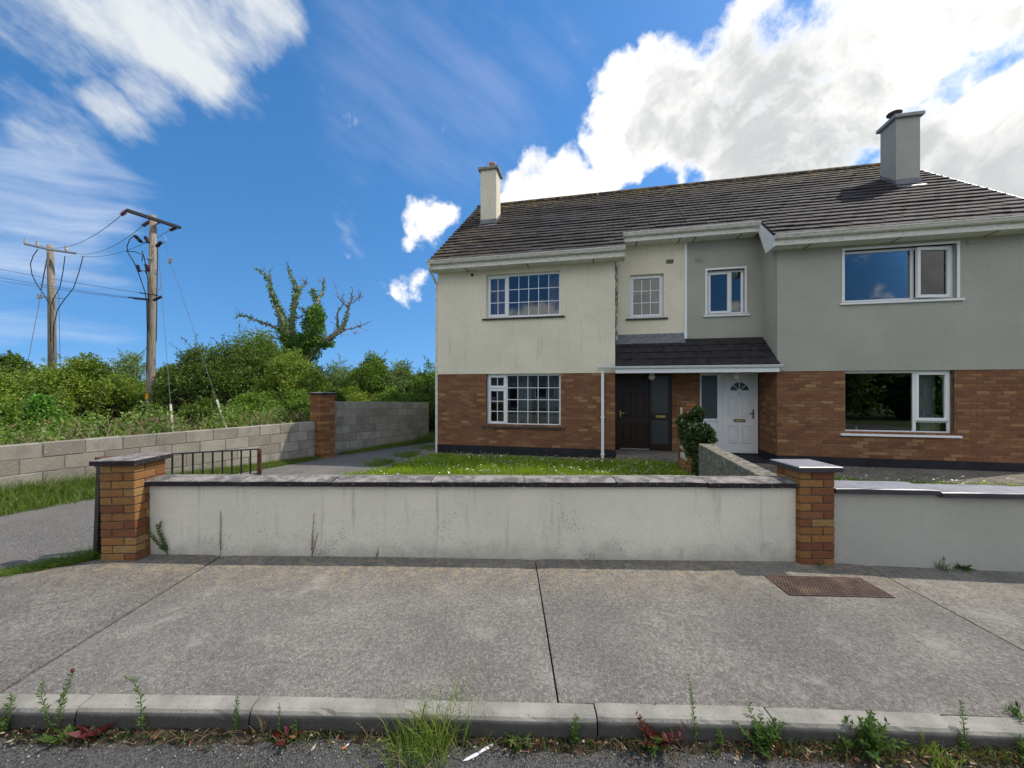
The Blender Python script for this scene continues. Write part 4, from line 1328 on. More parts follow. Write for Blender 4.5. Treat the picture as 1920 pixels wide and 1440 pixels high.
        hb = MB().cbox(X(4.905), X(4.935), t + 0.012, t + 0.026, 0.86, 1.06, 0.004)
        hb.tube([(X(4.92), t + 0.02, 0.99), (X(4.92), t - 0.03, 0.99), (X(4.94), t - 0.035, 0.99), (X(5.02), t - 0.035, 0.985)], 0.009, 8)
        hb.lathe([(0.0, 0.88), (0.014, 0.885), (0.014, 0.905), (0.0, 0.91)], X(4.92), t + 0.008, 8)
        hb.build('handle', m_brass, leaf)
        MB().cbox(X(5.73), X(6.17), t + 0.03, t + 0.04, 0.16, 0.83, 0.002).build('side_pane', m_obscure, d)
        MB().cbox(X(5.73), X(6.17), t + 0.03, t + 0.04, 0.98, 2.0, 0.002).build('side_pane', m_obscure, d)
        lb = MB().cbox(X(5.83), X(6.08), t - 0.018, t - 0.006, 0.87, 0.945, 0.004); lb.cbox(X(5.86), X(6.05), t - 0.024, t - 0.017, 0.885, 0.93, 0.003)
        lb.build('letterbox', m_brass, d)
        MB().cbox(X(4.9), X(5.66), t - 0.05, t + 0.02, 0.005, 0.035, 0.004).build('weather_bar', m_steel, d)
        # doorstep
        st_ = MB().cbox(X(BLK + 0.02), X(6.52), -0.10, DOOR_T + 0.02, -0.30, -0.005, 0.012)
        H.put(st_, 'doorstep', m_slab)
    else:
        t = DOOR_T + 0.03
        # canonical c decreasing to the right: frame from s 6.92 to 8.29
        f = MB()
        S = lambda s: s - H.off
        f.cbox(S(6.92), S(6.97), t - 0.01, t + 0.08, 0.0, 2.06, 0.004); f.cbox(S(7.35), S(7.44), t - 0.012, t + 0.08, 0.0, 2.0, 0.004); f.cbox(S(7.44), S(7.50), t - 0.004, t + 0.08, 0.0, 2.0, 0.004)
        f.cbox(S(8.235), S(8.30), t - 0.01, t + 0.08, 0.0, 2.06, 0.004); f.cbox(S(6.97), S(8.235), t - 0.011, t + 0.08, 2.0, 2.06, 0.004); f.cbox(S(6.97), S(8.235), t - 0.02, t + 0.08, 0.0, 0.05, 0.004)
        f.cbox(S(6.97), S(7.35), t - 0.006, t + 0.08, 0.80, 0.87, 0.004)
        d = H.put(f, 'door_frame', m_upvc_door)
        MB().cbox(S(6.97), S(7.35), t + 0.02, t + 0.04, 0.05, 0.80, 0.004).build('side_panel', m_upvc_door, d)
        MB().cbox(S(6.97), S(7.35), t + 0.03, t + 0.04, 0.87, 2.0, 0.002).build('side_pane', m_obscure, d)
        leaf = H.put(MB().cbox(S(7.503), S(8.232), t + 0.006, t + 0.06, 0.055, 1.995, 0.004), 'door', m_upvc_door)
        for (p, q) in ((7.60, 7.82), (7.915, 8.135)):
            for (z0, z1) in ((0.26, 0.72), (0.93, 1.45)):
                pm = MB(); a, e = S(p), S(q); y0, y1 = t - 0.018, t + 0.006
                pm.cbox(a, e, y0, y1, z0, z0 + 0.022, 0.004); pm.cbox(a, e, y0, y1, z1 - 0.022, z1, 0.004)
                pm.cbox(a, a + 0.022, y0 + .0005, y1, z0 + 0.022, z1 - 0.022, 0.004); pm.cbox(e - 0.022, e, y0 + .0005, y1, z0 + 0.022, z1 - 0.022, 0.004)
                pm.cbox(a + 0.05, e - 0.05, t - 0.012, t + 0.007, z0 + 0.05, z1 - 0.05, 0.008)
                pm.build('door_panel', m_upvc_door, leaf)
        # half-round fanlight in four segments
        cx_, cz_, r_ = S(7.87), 1.60, 0.215
        rim = MB()
        arc = [(cx_ + (r_ + 0.05) * math.cos(q), cz_ - 0.03 + (r_ + 0.05) * math.sin(q)) for q in np.linspace(0, math.pi, 17)]
        rim.prism(arc, t - 0.006, t + 0.007, 'y')
        fanl = rim.build('fanlight', m_upvc_door, leaf)
        for q in range(4):
            a0, a1 = math.pi * (q / 4) + 0.06, math.pi * ((q + 1) / 4) - 0.06
            seg = [(cx_ + 0.055 * math.cos(v), cz_ + 0.055 * math.sin(v)) for v in np.linspace(a0 + 0.05, a1 - 0.05, 4)] + [(cx_ + r_ * math.cos(v), cz_ + r_ * math.sin(v)) for v in np.linspace(a1, a0, 8)]
            MB().prism(seg, t - 0.010, t - 0.0055, 'y').build('fan_pane', m_obscure, fanl)
        lb = MB().cbox(S(7.74), S(8.00), t - 0.02, t + 0.007, 0.80, 0.87, 0.004); leafb = lb.build('letterbox', m_handle_dk, leaf)
        MB().cbox(S(7.765), S(7.975), t - 0.026, t - 0.0195, 0.815, 0.855, 0.003).build('flap', m_brass, leafb)
        hb = MB().cbox(S(8.175), S(8.205), t - 0.01, t + 0.007, 0.88, 1.12, 0.004)
        hb.tube([(S(8.19), t, 1.02), (S(8.19), t - 0.05, 1.02), (S(8.17), t - 0.052, 1.02), (S(8.09), t - 0.05, 1.02)], 0.010, 8)
        hb.build('handle', m_handle_dk, leaf)
        MB().lathe([(0.0, 0), (0.022, 0.001), (0.022, 0.006), (0, 0.008)], 0, 0, 12).build('spyhole', m_steel, leaf, loc=(S(7.87), t + 0.006, 1.52), rot=(R(90), 0, 0))
        H.put(MB().cbox(S(8.315), S(8.331), 0.62, 0.67, 1.0, 1.08, 0.004), 'doorbell', m_darksteel)
        st_ = MB().cbox(S(6.56), S(8.31), 0.0, DOOR_T + 0.02, -0.30, -0.03, 0.012)
        H.put(st_, 'doorstep', m_black_plinth)
    return H

HC = make_house(False)
HG = make_house(True)

# concrete paths at the foot of the houses
b = MB()
def pathquad(s0, s1, t0, t1, dz):
    c = [hw(s0, t0, 0), hw(s1, t0, 0), hw(s1, t1, 0), hw(s0, t1, 0)]
    vs = [(p.x, p.y, zg(p.y) + dz) for p in c] + [(p.x, p.y, zg(p.y) + dz - 0.1) for p in c]
    b.add(vs, [(0, 1, 2, 3), (0, 4, 5, 1), (1, 5, 6, 2), (2, 6, 7, 3), (3, 7, 4, 0)])
pathquad(-0.75, 4.75, -0.32, 0.02, 0.034)
pathquad(6.7, 13.8, -1.50, 0.02, 0.036)
pathquad(-0.75, -0.05, 0.02, 8.0, 0.034)
o = b.build('garden_path', m_slab)
kind(o, 'structure', 'narrow concrete path at the foot of the house walls')
def PX(x, y, D):                 # a point at depth D seen at picture position x, y
    return Vector(((x - 960) / 720 * D, D, EYE - (y - 729) * D / 720))

# ------------------------------------------------------------------ brick pillars
def pillar(name, label, x0, y0, zb, rows, courses=0.0755, capmat=None, rot=0.0, w=0.3275, cap_over=0.045, cap_h=0.05, lean=0.0, group=None):
    t = thing(name, label, 'pillar', (x0, y0, zb), rot, group)
    t.rotation_euler = (0, lean, rot)
    MB().box(0.006, w - 0.006, 0.006, w - 0.006, -0.25, rows * courses).build('mortar_core', m_mortar_dk, t)
    L, Hh = 0.215 * w / 0.3275, 0.1025 * w / 0.3275
    g_ = w - L - 0.01 if False else w - Hh
    fulls = [((0, L), (0, Hh)), ((g_, w), (0, L)), ((w - L, w), (g_, w)), ((0, Hh), (w - L, w))]
    mk = ('pb', round(w, 3))
    h = courses - 0.010
    if mk not in _bc:
        _bc[mk] = (MB().cbox(-L / 2, L / 2, -Hh / 2, Hh / 2, 0, h, 0.004).mesh('brick', m_pbrick), MB().cbox(-Hh / 2, Hh / 2, -L / 2, L / 2, 0, h, 0.004).mesh('brick', m_pbrick))
    for i in range(rows):
        for j, ((a, b_), (c, d)) in enumerate(fulls):
            if i % 2: a, b_ = w - b_, w - a
            me = _bc[mk][0] if (b_ - a) > (d - c) else _bc[mk][1]
            link('brick', me, t, ((a + b_) / 2 + random.uniform(-.002, .002), (c + d) / 2 + random.uniform(-.002, .002), i * courses + 0.005), (0, 0, random.uniform(-.008, .008)))
    z = rows * courses + 0.004
    c = MB()
    o = cap_over
    m = w / 2
    c.add([(-o, -o, z), (w + o, -o, z), (w + o, w + o, z), (-o, w + o, z), (-o, -o, z + cap_h * .85), (w + o, -o, z + cap_h * .85), (w + o, w + o, z + cap_h * .85), (-o, w + o, z + cap_h * .85),
           (-o + .01, -o + .01, z + cap_h), (w + o - .01, -o + .01, z + cap_h), (w + o - .01, w + o - .01, z + cap_h), (-o + .01, w + o - .01, z + cap_h), (m, m, z + cap_h + 0.012)],
          [(0, 3, 2, 1), (0, 1, 5, 4), (1, 2, 6, 5), (2, 3, 7, 6), (3, 0, 4, 7), (4, 5, 9, 8), (5, 6, 10, 9), (6, 7, 11, 10), (7, 4, 8, 11), (8, 9, 12), (9, 10, 12), (10, 11, 12), (11, 8, 12)])
    c.build('cap', capmat or m_coping, t)
    return t

pillar('gate_pillar', 'brick gate pillar with flat stone cap beside the black iron gate', -3.855, 3.60, 0.025, 12, capmat=m_coping, lean=R(-1.0))
pillar('garden_pillar', 'brick pillar between the cream and the grey garden walls', 2.745, 3.655, -0.045, 12, capmat=m_coping2)
pillar('drive_pillar', 'tall brick pier where the low and the tall block walls meet', -5.22, 9.92, -0.16, 22, w=0.42, cap_over=0.03, rot=R(-29.6), capmat=m_coping)

# ------------------------------------------------------------------ front garden walls with copings
def garden_wall(name, label, p0, p1, zc0, zc1, thick, mat, cmat, joints, ch=0.052, cw=0.30, ridge=0.018):
    d = Vector((p1[0] - p0[0], p1[1] - p0[1], 0)); L = d.length
    t = thing(name, label, 'garden wall', (p0[0], p0[1], 0), math.atan2(d.y, d.x))
    b = MB()
    n = 24
    b.add([(L * i / n, y, z) for i in range(n + 1) for (y, z) in ((0, -0.3), (0, zc0 + (zc1 - zc0) * i / n), (thick, zc0 + (zc1 - zc0) * i / n), (thick, -0.3))],
          [(4 * i + a, 4 * i + 4 + a, 4 * i + 4 + (a + 1) % 4, 4 * i + (a + 1) % 4) for i in range(n) for a in range(3)])
    b.add([(0, 0, -0.3), (0, 0, zc0), (0, thick, zc0), (0, thick, -0.3), (L, 0, -0.3), (L, 0, zc1), (L, thick, zc1), (L, thick, -0.3)], [(3, 2, 1, 0), (4, 5, 6, 7)])
    b.f = [f[::-1] for f in b.f]
    b.build('wall', mat, t)
    o = (cw - thick) / 2
    for i in range(len(joints) - 1):
        a, e = joints[i] + 0.004, joints[i + 1] - 0.004
        za = zc0 + (zc1 - zc0) * (a + e) / 2 / L + 0.001
        dy = random.uniform(-.006, .006); dz = random.uniform(-.003, .003)
        prof = [(-o + dy, za), (thick + o + dy, za), (thick + o + dy, za + ch - .006), (thick + o + dy - .01, za + ch), (thick / 2 + dy, za + ch + ridge), (-o + dy + .01, za + ch), (-o + dy, za + ch - .006)]
        cb = MB()
        ns = 6
        for s in range(ns + 1):
            x = a + (e - a) * s / ns
            for q, (y, z) in enumerate(prof):
                end = 0.004 if s in (0, ns) else 0
                cb.v.append((x, y + random.uniform(-.0015, .0015), z + dz + random.uniform(-.0015, .0015) - (end if q > 1 else 0)))
        m = len(prof)
        for s in range(ns):
            for q in range(m):
                cb.f.append((s * m + q, s * m + (q + 1) % m, s * m + m + (q + 1) % m, s * m + m + q))
        cb.f.append(tuple(range(m))[::-1]); cb.f.append(tuple(range(ns * m, ns * m + m)))
        cb.f = [f[::-1] for f in cb.f]
        cb.build('coping_stone', cmat, t)
    return t
x_of = lambda px: (px - 960) / 720 * 3.70 + 3.56
jl = [0.0] + [x_of(p) for p in (447, 622, 808, 983, 1156, 1325, 1425)] + [6.30]
garden_wall('garden_wall', 'cream rendered front garden wall with black algae specks and dark coping', (-3.56, 3.75), (2.745, 3.715), 0.712, 0.700, 0.21, m_cream_wall, m_coping, jl)
garden_wall('garden_wall', 'clean grey front garden wall with glossy black coping', (3.07, 3.70), (7.6, 3.36), 0.660, 0.59, 0.22, m_grey_wall, m_coping2, [0.005, 0.93, 1.83, 2.73, 3.63, 4.53], ch=0.052, cw=0.34, ridge=0.0)

# ------------------------------------------------------------------ concrete block walls
def block_wall(name, label, p0, p1, ztop, courses, thick=0.21, ch=0.225, zt1=None, mat=None):
    mat = mat or m_block
    d = Vector((p1[0] - p0[0], p1[1] - p0[1], 0)); L = d.length
    t = thing(name, label, 'block wall', (p0[0], p0[1], 0), math.atan2(d.y, d.x))
    zt1 = ztop if zt1 is None else zt1
    zb = ztop - courses * ch
    slope = math.atan2(zt1 - ztop, L)
    k = (zt1 - ztop) / L
    MB().add([(0, .006, zb), (L, .006, zb + k * L), (L, thick - .006, zb + k * L), (0, thick - .006, zb), (0, .006, ztop - .012), (L, .006, zt1 - .012), (L, thick - .006, zt1 - .012), (0, thick - .006, ztop - .012)],
             [(0, 3, 2, 1), (4, 5, 6, 7), (0, 1, 5, 4), (1, 2, 6, 5), (2, 3, 7, 6), (3, 0, 4, 7)]).build('mortar_core', m_block_mortar, t)
    cache = {}
    for c in range(courses):
        z = zb + c * ch + 0.005
        for (a, e) in bond(0, L, c, 0.45, 0.010):
            key = (round(e - a, 3))
            if key not in cache:
                cache[key] = MB().cbox(-(e - a) / 2, (e - a) / 2, 0, thick, 0, ch - 0.010, 0.006).mesh('block', mat)
            m = (a + e) / 2
            link('block', cache[key], t, (m, random.uniform(-.004, .004), z + k * m + random.uniform(-.002, .002)), (0, -slope + random.uniform(-.003, .003), random.uniform(-.004, .004)))
    return t
wd29 = (math.sin(R(29.6)), math.cos(R(29.6)))
def along(y): return -7.45 + (y - 5.59) * wd29[0] / wd29[1]
block_wall('low_block_wall', 'low grey concrete block wall edging the driveway', (along(3.2), 3.2), (along(9.95), 9.95), 0.815, 5)
block_wall('tall_block_wall', 'taller shaded block wall behind the brick pier', (-4.98, 10.42), (-3.0, 13.85), 1.31, 7, zt1=1.17)
block_wall('rear_block_wall', 'pale sunlit block wall glimpsed beyond the house gable', (-4.2, 17.0), (-0.8, 16.4), 1.05, 6)
# party wall between the two front gardens
pa = hw(6.13, -5.44, 0); pb_ = hw(6.13, -3.05, 0)
block_wall('party_wall', 'rough-topped grey block wall dividing the two front gardens', (pa.x + 0.2 * 0, pa.y), (pb_.x, pb_.y), 0.745, 5, mat=m_block_shaded)
pp = hw(6.0, -1.3, 0)
pier = pillar('ivy_pier', 'short brick pier beside the ivy with pale render patches', pp.x, pp.y, -0.16, 20, rot=-ANG, w=0.30, cap_over=0.0, cap_h=0.02, capmat=m_mortar)
b = MB()
for (z0, z1, w0, w1) in ((1.05, 1.42, 0.0, 0.05), (0.30, 0.48, 0.0, 0.12), (0.5, 0.62, 0.0, 0.06)):
    b.add([(-0.006, -0.006, z0 + 0.08), (w1, -0.006, z0), (w1 * 0.5, -0.006, z1), (-0.006, -0.006, z1)], [(0, 1, 2, 3)])
    b.add([(-0.006, 0.02, z0 + 0.08), (-0.006, -0.006, z0 + 0.08), (-0.006, -0.006, z1), (-0.006, 0.02, z1)], [(0, 1, 2, 3)])
b.build('render_patch', m_pale, pier)

# ------------------------------------------------------------------ iron gates
def gate(name, label, p0, p1, zt, nb, zt1=None):
    d = Vector((p1[0] - p0[0], p1[1] - p0[1], 0)); L = d.length
    t = thing(name, label, 'gate', (p0[0], p0[1], 0), math.atan2(d.y, d.x))
    MB().cbox(0, L, -0.022, 0.022, zt - 0.012, zt, 0.003).build('top_rail', m_iron, t)
    MB().cbox(0, L, -0.015, 0.015, 0.08, 0.10, 0.003).build('bottom_rail', m_iron, t)
    MB().cbox(-0.02, 0.02, -0.02, 0.02, 0.02, zt - 0.013, 0.003).build('hinge_stile', m_iron, t)
    MB().cbox(L - 0.02, L + 0.02, -0.02, 0.02, 0.02, zt - 0.013, 0.003).build('end_stile', m_rustiron, t)
    bar = MB().tube([(0, 0, 0.10), (0, 0, zt - 0.013)], 0.0085, 8).mesh('bar', m_iron)
    for i in range(1, nb):
        link('bar', bar, t, (L * i / nb, 0, 0))
    sc_ = MB()
    for s in (-1, 1):
        pts = [(L * 0.64 + s * (0.02 + 0.05 * math.sin(a * 0.5)) * 1.0 + s * 0.03 * math.cos(a), 0, 0.45 + 0.035 * math.sin(a) + 0.01 * a) for a in np.linspace(0, 5.2, 16)]
        sc_.tube(pts, 0.006, 6)
    sc_.build('scroll', m_iron, t)
    lt = MB().tube([(L - 0.14, -0.02, 0.66), (L - 0.02, -0.02, 0.66)], 0.008, 6); lt.tube([(L - 0.14, -0.02, 0.66), (L - 0.14, -0.02, 0.62)], 0.008, 6); lt.cbox(L - 0.06, L, -0.03, -0.01, 0.645, 0.675, 0.003)
    lt.build('latch', m_iron, t)
    return t
gate('iron_gate', 'black iron gate of upright bars standing open behind the garden wall', (-3.98, 3.99), (-2.94, 4.47), 0.955, 13)
g2 = thing('gate_post', 'black steel gate post standing close beside the brick gate pillar', 'gate post', (-4.02, 3.74, 0), R(-46))
g2.rotation_euler = (0, R(4.0), R(-20))
MB().cbox(-0.035, 0.035, -0.035, 0.035, -0.05, 0.93, 0.004).build('post', m_iron, g2)
MB().cbox(-0.045, 0.045, -0.045, 0.045, 0.931, 0.945, 0.003).build('post_cap', m_iron, g2)
MB().cbox(-0.20, -0.04, 0.02, 0.12, 0.86, 0.96, 0.004).build('lock_box', m_rustiron, g2)
hb = MB().tube([(0.03, 0, 0.2), (0.16, 0.05, 0.2)], 0.012, 8); hb.build('hinge_pin', m_iron, g2)
hb = MB().tube([(0.03, 0, 0.72), (0.16, 0.05, 0.72)], 0.012, 8); hb.build('hinge_pin', m_iron, g2)

# ------------------------------------------------------------------ drain cover in the footpath
cv = thing('access_cover', 'rusty patterned steel access cover set in the footpath', 'drain cover', (0, 0, 0))
def fpq(x, y):
    D = 1.68 * 720 / (y - 729)
    for _ in range(3):
        X_ = (x - 960) / 720 * D
        D = (EYE - zf(X_)) * 720 / (y - 729)
    return Vector(((x - 960) / 720 * D, D, 0))
q0, q1, q2, q3 = fpq(1478, 1116), fpq(1668, 1121), fpq(1618, 1087), fpq(1440, 1082)
cen = (q0 + q1 + q2 + q3) / 4
cv.location = (cen.x, cen.y, zf(cen.x) + 0.0105)
cw_, cd_ = 0.80, 0.30
cw_ = ((q1 - q0).length + (q2 - q3).length) / 2; cd_ = ((q3 - q0).length + (q2 - q1).length) / 2
cv.rotation_euler = (0, 0.0105, math.atan2(q1.y - q0.y, q1.x - q0.x))
b = MB().box(-cw_ / 2, cw_ / 2, -cd_ / 2, cd_ / 2, -0.03, 0.0)
b.build('plate', m_cover, cv)
b = MB()
b.box(-cw_ / 2 - .012, cw_ / 2 + .012, -cd_ / 2 - .012, -cd_ / 2 - .001, -0.03, 0.002); b.box(-cw_ / 2 - .012, cw_ / 2 + .012, cd_ / 2 + .001, cd_ / 2 + .012, -0.03, 0.002)
b.box(-cw_ / 2 - .012, -cw_ / 2 - .001, -cd_ / 2, cd_ / 2, -0.03, 0.0019); b.box(cw_ / 2 + .001, cw_ / 2 + .012, -cd_ / 2, cd_ / 2, -0.03, 0.0019)
b.build('frame', m_cover, cv)
b = MB()
px_ = 0.026
for i in range(int(cw_ / px_)):
    for j in range(int(cd_ / px_)):
        x = -cw_ / 2 + (i + 0.5) * px_ + (px_ / 2 if j % 2 else 0) * 0.9; y = -cd_ / 2 + (j + 0.5) * px_
        if x > cw_ / 2 - 0.012: continue
        r_ = 0.0095
        b.add([(x - r_, y, 0), (x, y - r_ * .7, 0), (x + r_, y, 0), (x, y + r_ * .7, 0), (x - r_ * .6, y, .0055), (x, y - r_ * .4, .0055), (x + r_ * .6, y, .0055), (x, y + r_ * .4, .0055)],
              [(4, 5, 6, 7), (0, 1, 5, 4), (1, 2, 6, 5), (2, 3, 7, 6), (3, 0, 4, 7)])
kind(b.build('stud_pattern', m_cover, cv), 'stuff')

# ------------------------------------------------------------------ utility poles and wires
def rod(b, a, c, r=0.02, n=6): b.tube([a, c], r, n)
ND = 13.5
def N(x, y, dd=0): return PX(x, y, ND + dd)
t = thing('utility_pole', 'nearer wooden utility pole with dark crossarm and yellow warning plate', 'utility pole', (N(282, 0).x, ND, -0.4))
base = Vector((N(282, 0).x, ND, -0.4))
def loc(v): return Vector(v) - base
top = N(287.5, 404)
MB().tube([loc((base.x, ND, -0.4)), loc(N(283, 700)), loc(N(285, 560)), loc(top)], [0.135, 0.128, 0.118, 0.095], 14).build('pole', m_pole, t, True)
b = MB()
ca, cb_ = loc(N(237, 394, -0.9)), loc(N(338, 427, 0.55))
dv = (cb_ - ca); 
side = dv.cross(Vector((0, 0, 1))).normalized() * 0.06
up = Vector((0, 0, 0.045))
vs = []
for P_ in (ca, cb_):
    for s_, u_ in ((-1, -1), (1, -1), (1, 1), (-1, 1)):
        vs.append(P_ + side * s_ + up * u_)
b.add(vs, [(0, 3, 2, 1), (4, 5, 6, 7), (0, 1, 5, 4), (1, 2, 6, 5), (2, 3, 7, 6), (3, 0, 4, 7)])
b.build('crossarm', m_darksteel, t)
b = MB()
rod(b, loc(N(277, 408)), loc(N(285, 420)), 0.018); rod(b, loc(N(302, 416)), loc(N(291, 422)), 0.018)
b.build('brace', m_darksteel, t)
for (x, y, x2, y2) in ((238, 394, 227, 404), (282, 414, 267, 424), (334, 425, 318, 432)):
    dd = -0.9 if x == 238 else (0 if x == 282 else 0.5)
    a, c = loc(N(x, y, dd)), loc(N(x2, y2, dd))
    pts = [a.lerp(c, q) for q in np.linspace(0, 1, 9)]
    MB().tube(pts, [0.02, 0.05, 0.03, 0.075, 0.035, 0.075, 0.035, 0.07, 0.02], 8).build('strain_insulator', m_insul, t)
for (x, y, x2, y2) in ((252, 441, 266, 455), (272, 443, 279, 456), (303, 453, 293, 463)):
    a, c = loc(N(x, y, -0.15)), loc(N(x2, y2, -0.1))
    pts = [a.lerp(c, q) for q in np.linspace(0, 1, 7)]
    MB().tube(pts, [0.03, 0.06, 0.06, 0.05, 0.06, 0.06, 0.03], 8).build('surge_arrester', m_darksteel, t)
b = MB()
for pts in ([(252, 441), (243, 449), (238, 462), (240, 474), (250, 490), (258, 507), (265, 527), (272, 548), (275, 565), (276, 620), (275, 700)], [(266, 470), (271, 485), (274, 505), (277, 525), (278, 560), (278, 620)],
            [(236, 471), (252, 472), (268, 478), (266, 490)], [(263, 508), (272, 507), (275, 515)], [(266, 455), (275, 455)], [(295, 465), (295, 500), (294, 560), (293, 640)]):
    b.tube([loc(N(x, y, -0.17)) for x, y in pts], 0.014, 6)
b.build('cable', m_wire, t)
MB().tube([loc(N(285, 490, -.17)), loc(N(283, 505, -.18)), loc(N(277, 527, -.18))], 0.012, 6).build('pale_lead', m_white_tube, t)
MB().tube([loc(N(305, 441)), loc(N(310, 444)), loc(N(311, 451)), loc(N(306, 455)), loc(N(302, 455))], 0.012, 6).build('pale_lead', m_white_tube, t)
MB().tube([loc(N(296, 548)), loc(N(303, 535)), loc(N(306, 520))], 0.008, 5).build('pale_lead', m_white_tube, t)

for (x, y) in ((258, 498), (274, 497)):
    b = MB()
    for q in range(4):
        c_ = loc(N(x - q * -1.0, y + q * 3.5, -.17)); b.lathe([(0.02, c_.z - .03), (0.07, c_.z), (0.02, c_.z + .03)], c_.x, c_.y, 10)
    b.build('cable_termination', m_insul, t)
b = MB(); rod(b, loc(N(278, 485, -.2)), loc(N(287, 486, -.2)), 0.06, 8); rod(b, loc(N(293, 506, -.12)), loc(N(293, 515, -.12)), 0.06, 8)
b.build('bracket_fitting', m_steel, t)
b = MB()
for a, c, r_ in (((288, 563), (303, 556), 0.045), ((262, 549), (296, 554), 0.02), ((240, 557), (280, 561), 0.018), ((250, 560), (280, 563), 0.018)):
    b.tube([loc(N(*a, -.2)), loc(N(*c, -.2))], r_, 8)
b.build('service_bracket', m_darksteel, t)
pl_c = N(281.5, 743)
b = MB().lathe([(0.137, -0.10), (0.137, 0.10)], 0, 0, 14)
o = b.build('warning_plate', m_yellow, t, loc=loc((pl_c.x, ND, pl_c.z)))
b = MB().lathe([(0.139, -0.025), (0.139, 0.025)], 0, 0, 14)
b.build('number_plate', m_steel, t, loc=loc((pl_c.x, ND, pl_c.z - 0.19)))

FD = 20.0
def F(x, y, dd=0): return PX(x, y, FD + dd)
fb = Vector((F(99, 0).x, FD, -0.4))
t2 = thing('utility_pole', 'farther wooden utility pole with three looping cables and a pale crossarm', 'utility pole', tuple(fb))
def loc2(v): return Vector(v) - fb
MB().tube([(0, 0, 0), loc2(F(97, 560)), loc2(F(94, 460))], [0.17, 0.155, 0.128], 14).build('pole', m_pole, t2, True)
b = MB()
b.tube([loc2(F(46, 457, -.6)), loc2(F(94, 468, -.2)), loc2(F(143, 475, .3))], 0.06, 6)
b.build('crossarm', m_steel, t2)
for (x, y) in ((47, 457), (70, 461), (124, 470)):
    b = MB(); p = loc2(F(x, y, -.2)); q = loc2(F(x, y - 9, -.2)); b.tube([p, p.lerp(q, .4), p.lerp(q, .6), q], [0.05, 0.06, 0.045, 0.05], 8)
    b.build('insulator', m_white_tube, t2)
b = MB()
for pts in ([(71, 467), (62, 480), (57, 495), (60, 515), (70, 535), (82, 552), (92, 570)], [(88, 485), (82, 515), (77, 545)], [(122, 480), (118, 510), (112, 540), (100, 560), (95, 575)], [(156, 480), (148, 510), (138, 540), (122, 560), (108, 580), (101, 610)], [(95, 575), (95, 640)], [(101, 610), (100, 660)]):
    b.tube([loc2(F(x, y, -.25)) for x, y in pts], 0.019, 6)
b.build('cable', m_wire, t2)
b = MB().tube([loc2(F(74, 552, -.25)), loc2(F(74, 560, -.25))], 0.09, 8); b.tube([loc2(F(74, 556, -.25)), loc2(F(122, 560, .1))], 0.025, 6)
b.build('bracket_fitting', m_steel, t2)

def wire(name, label, pts, r, mat=m_wire_g, group=None, n=16, sag=0.0):
    a, c = Vector(pts[0]), Vector(pts[-1])
    if len(pts) == 2:
        pts = [a.lerp(c, q) - Vector((0, 0, sag * 4 * q * (1 - q))) for q in np.linspace(0, 1, n)]
    mid = Vector(pts[0])
    b = MB().tube([Vector(p) - mid for p in pts], r, 5)
    return tag(b.build(name, mat, None, loc=tuple(mid)), label, 'wire', group)
wire('power_line', 'topmost power line between the two utility poles', [N(227, 404, -.9), F(75, 460, -.6)], 0.009, sag=0.5)
wire('power_line', 'middle power line between the two utility poles', [N(267, 424), F(137, 474)], 0.009, sag=0.4)
wire('power_line', 'lowest power line between the two utility poles', [N(318, 432, .5), F(150, 480, .3)], 0.009, sag=0.35)
wire('service_wire', 'upper of three service wires leaving the nearer pole', [N(262, 549, -.2), PX(-160, 470, 16)], 0.008, sag=0.1)
wire('service_wire', 'middle of three service wires leaving the nearer pole', [N(240, 557, -.2), PX(-160, 488, 16)], 0.008, sag=0.1)
wire('service_wire', 'lowest of three service wires leaving the nearer pole', [N(250, 560, -.2), PX(-160, 497, 16)], 0.008, sag=0.1)
wire('stay_wire', 'slanting stay wire of the farther pole', [F(90, 480, -.2), F(50, 690, -2)], 0.012)
wire('stay_wire', 'thin vertical lead hanging beside the farther pole', [F(110, 549, 0), F(113, 690, 0)], 0.011)

def guy(label, a, c, gx, guard_len):
    t = thing('guy_wire', label, 'guy wire', tuple(c))
    A = Vector(a) - Vector(c)
    MB().tube([A, (0, 0, 0)], 0.006, 5).build('strand', m_wire_g, t)
    d = A.normalized()
    MB().tube([d * 0.0, d * guard_len], 0.026, 8).build('guard', m_white_tube, t)
    return t
g1 = guy('steep guy wire with white guard close to the nearer pole', N(297, 470), PX(324, 812, 8.9), 0, 0.95)
g2_ = guy('wide slanting guy wire with insulator block and pale guard', N(308, 455), PX(425, 806, 9.6), 0, 1.05)
pA = Vector(N(308, 455)) - g2_.location
b = MB().cbox(-0.06, -0.01, -.03, .03, -0.1, 0.1, 0.01); b.cbox(0.01, 0.06, -.03, .03, -0.1, 0.1, 0.01); b.cbox(-.05, .05, -.02, .02, -.02, .02, .005)
b.build('insulator_block', m_steel, g2_, loc=tuple(pA * 0.87), rot=(0, R(12), 0))

# ------------------------------------------------------------------ foliage
def leaf_arrays(P, D, U, L, W):
    """diamond leaves folded a little along the rib; P base, D direction, U side vector"""
    P = np.asarray(P); n = len(P)
    D = D / (np.linalg.norm(D, axis=1, keepdims=True) + 1e-9)
    U = U - D * np.sum(U * D, 1, keepdims=True)
    U = U / (np.linalg.norm(U, axis=1, keepdims=True) + 1e-9)
    Nn = np.cross(D, U)
    L = L[:, None]; W = W[:, None]
    v0 = P
    v1 = P + D * L * 0.45 + U * W * 0.5 + Nn * W * 0.15
    v2 = P + D * L + Nn * L * -0.12
    v3 = P + D * L * 0.45 - U * W * 0.5 + Nn * W * 0.15
    V = np.stack([v0, v1, v2, v3], 1).reshape(-1, 3)
    Fq = np.arange(4 * n).reshape(-1, 4)
    return V, Fq

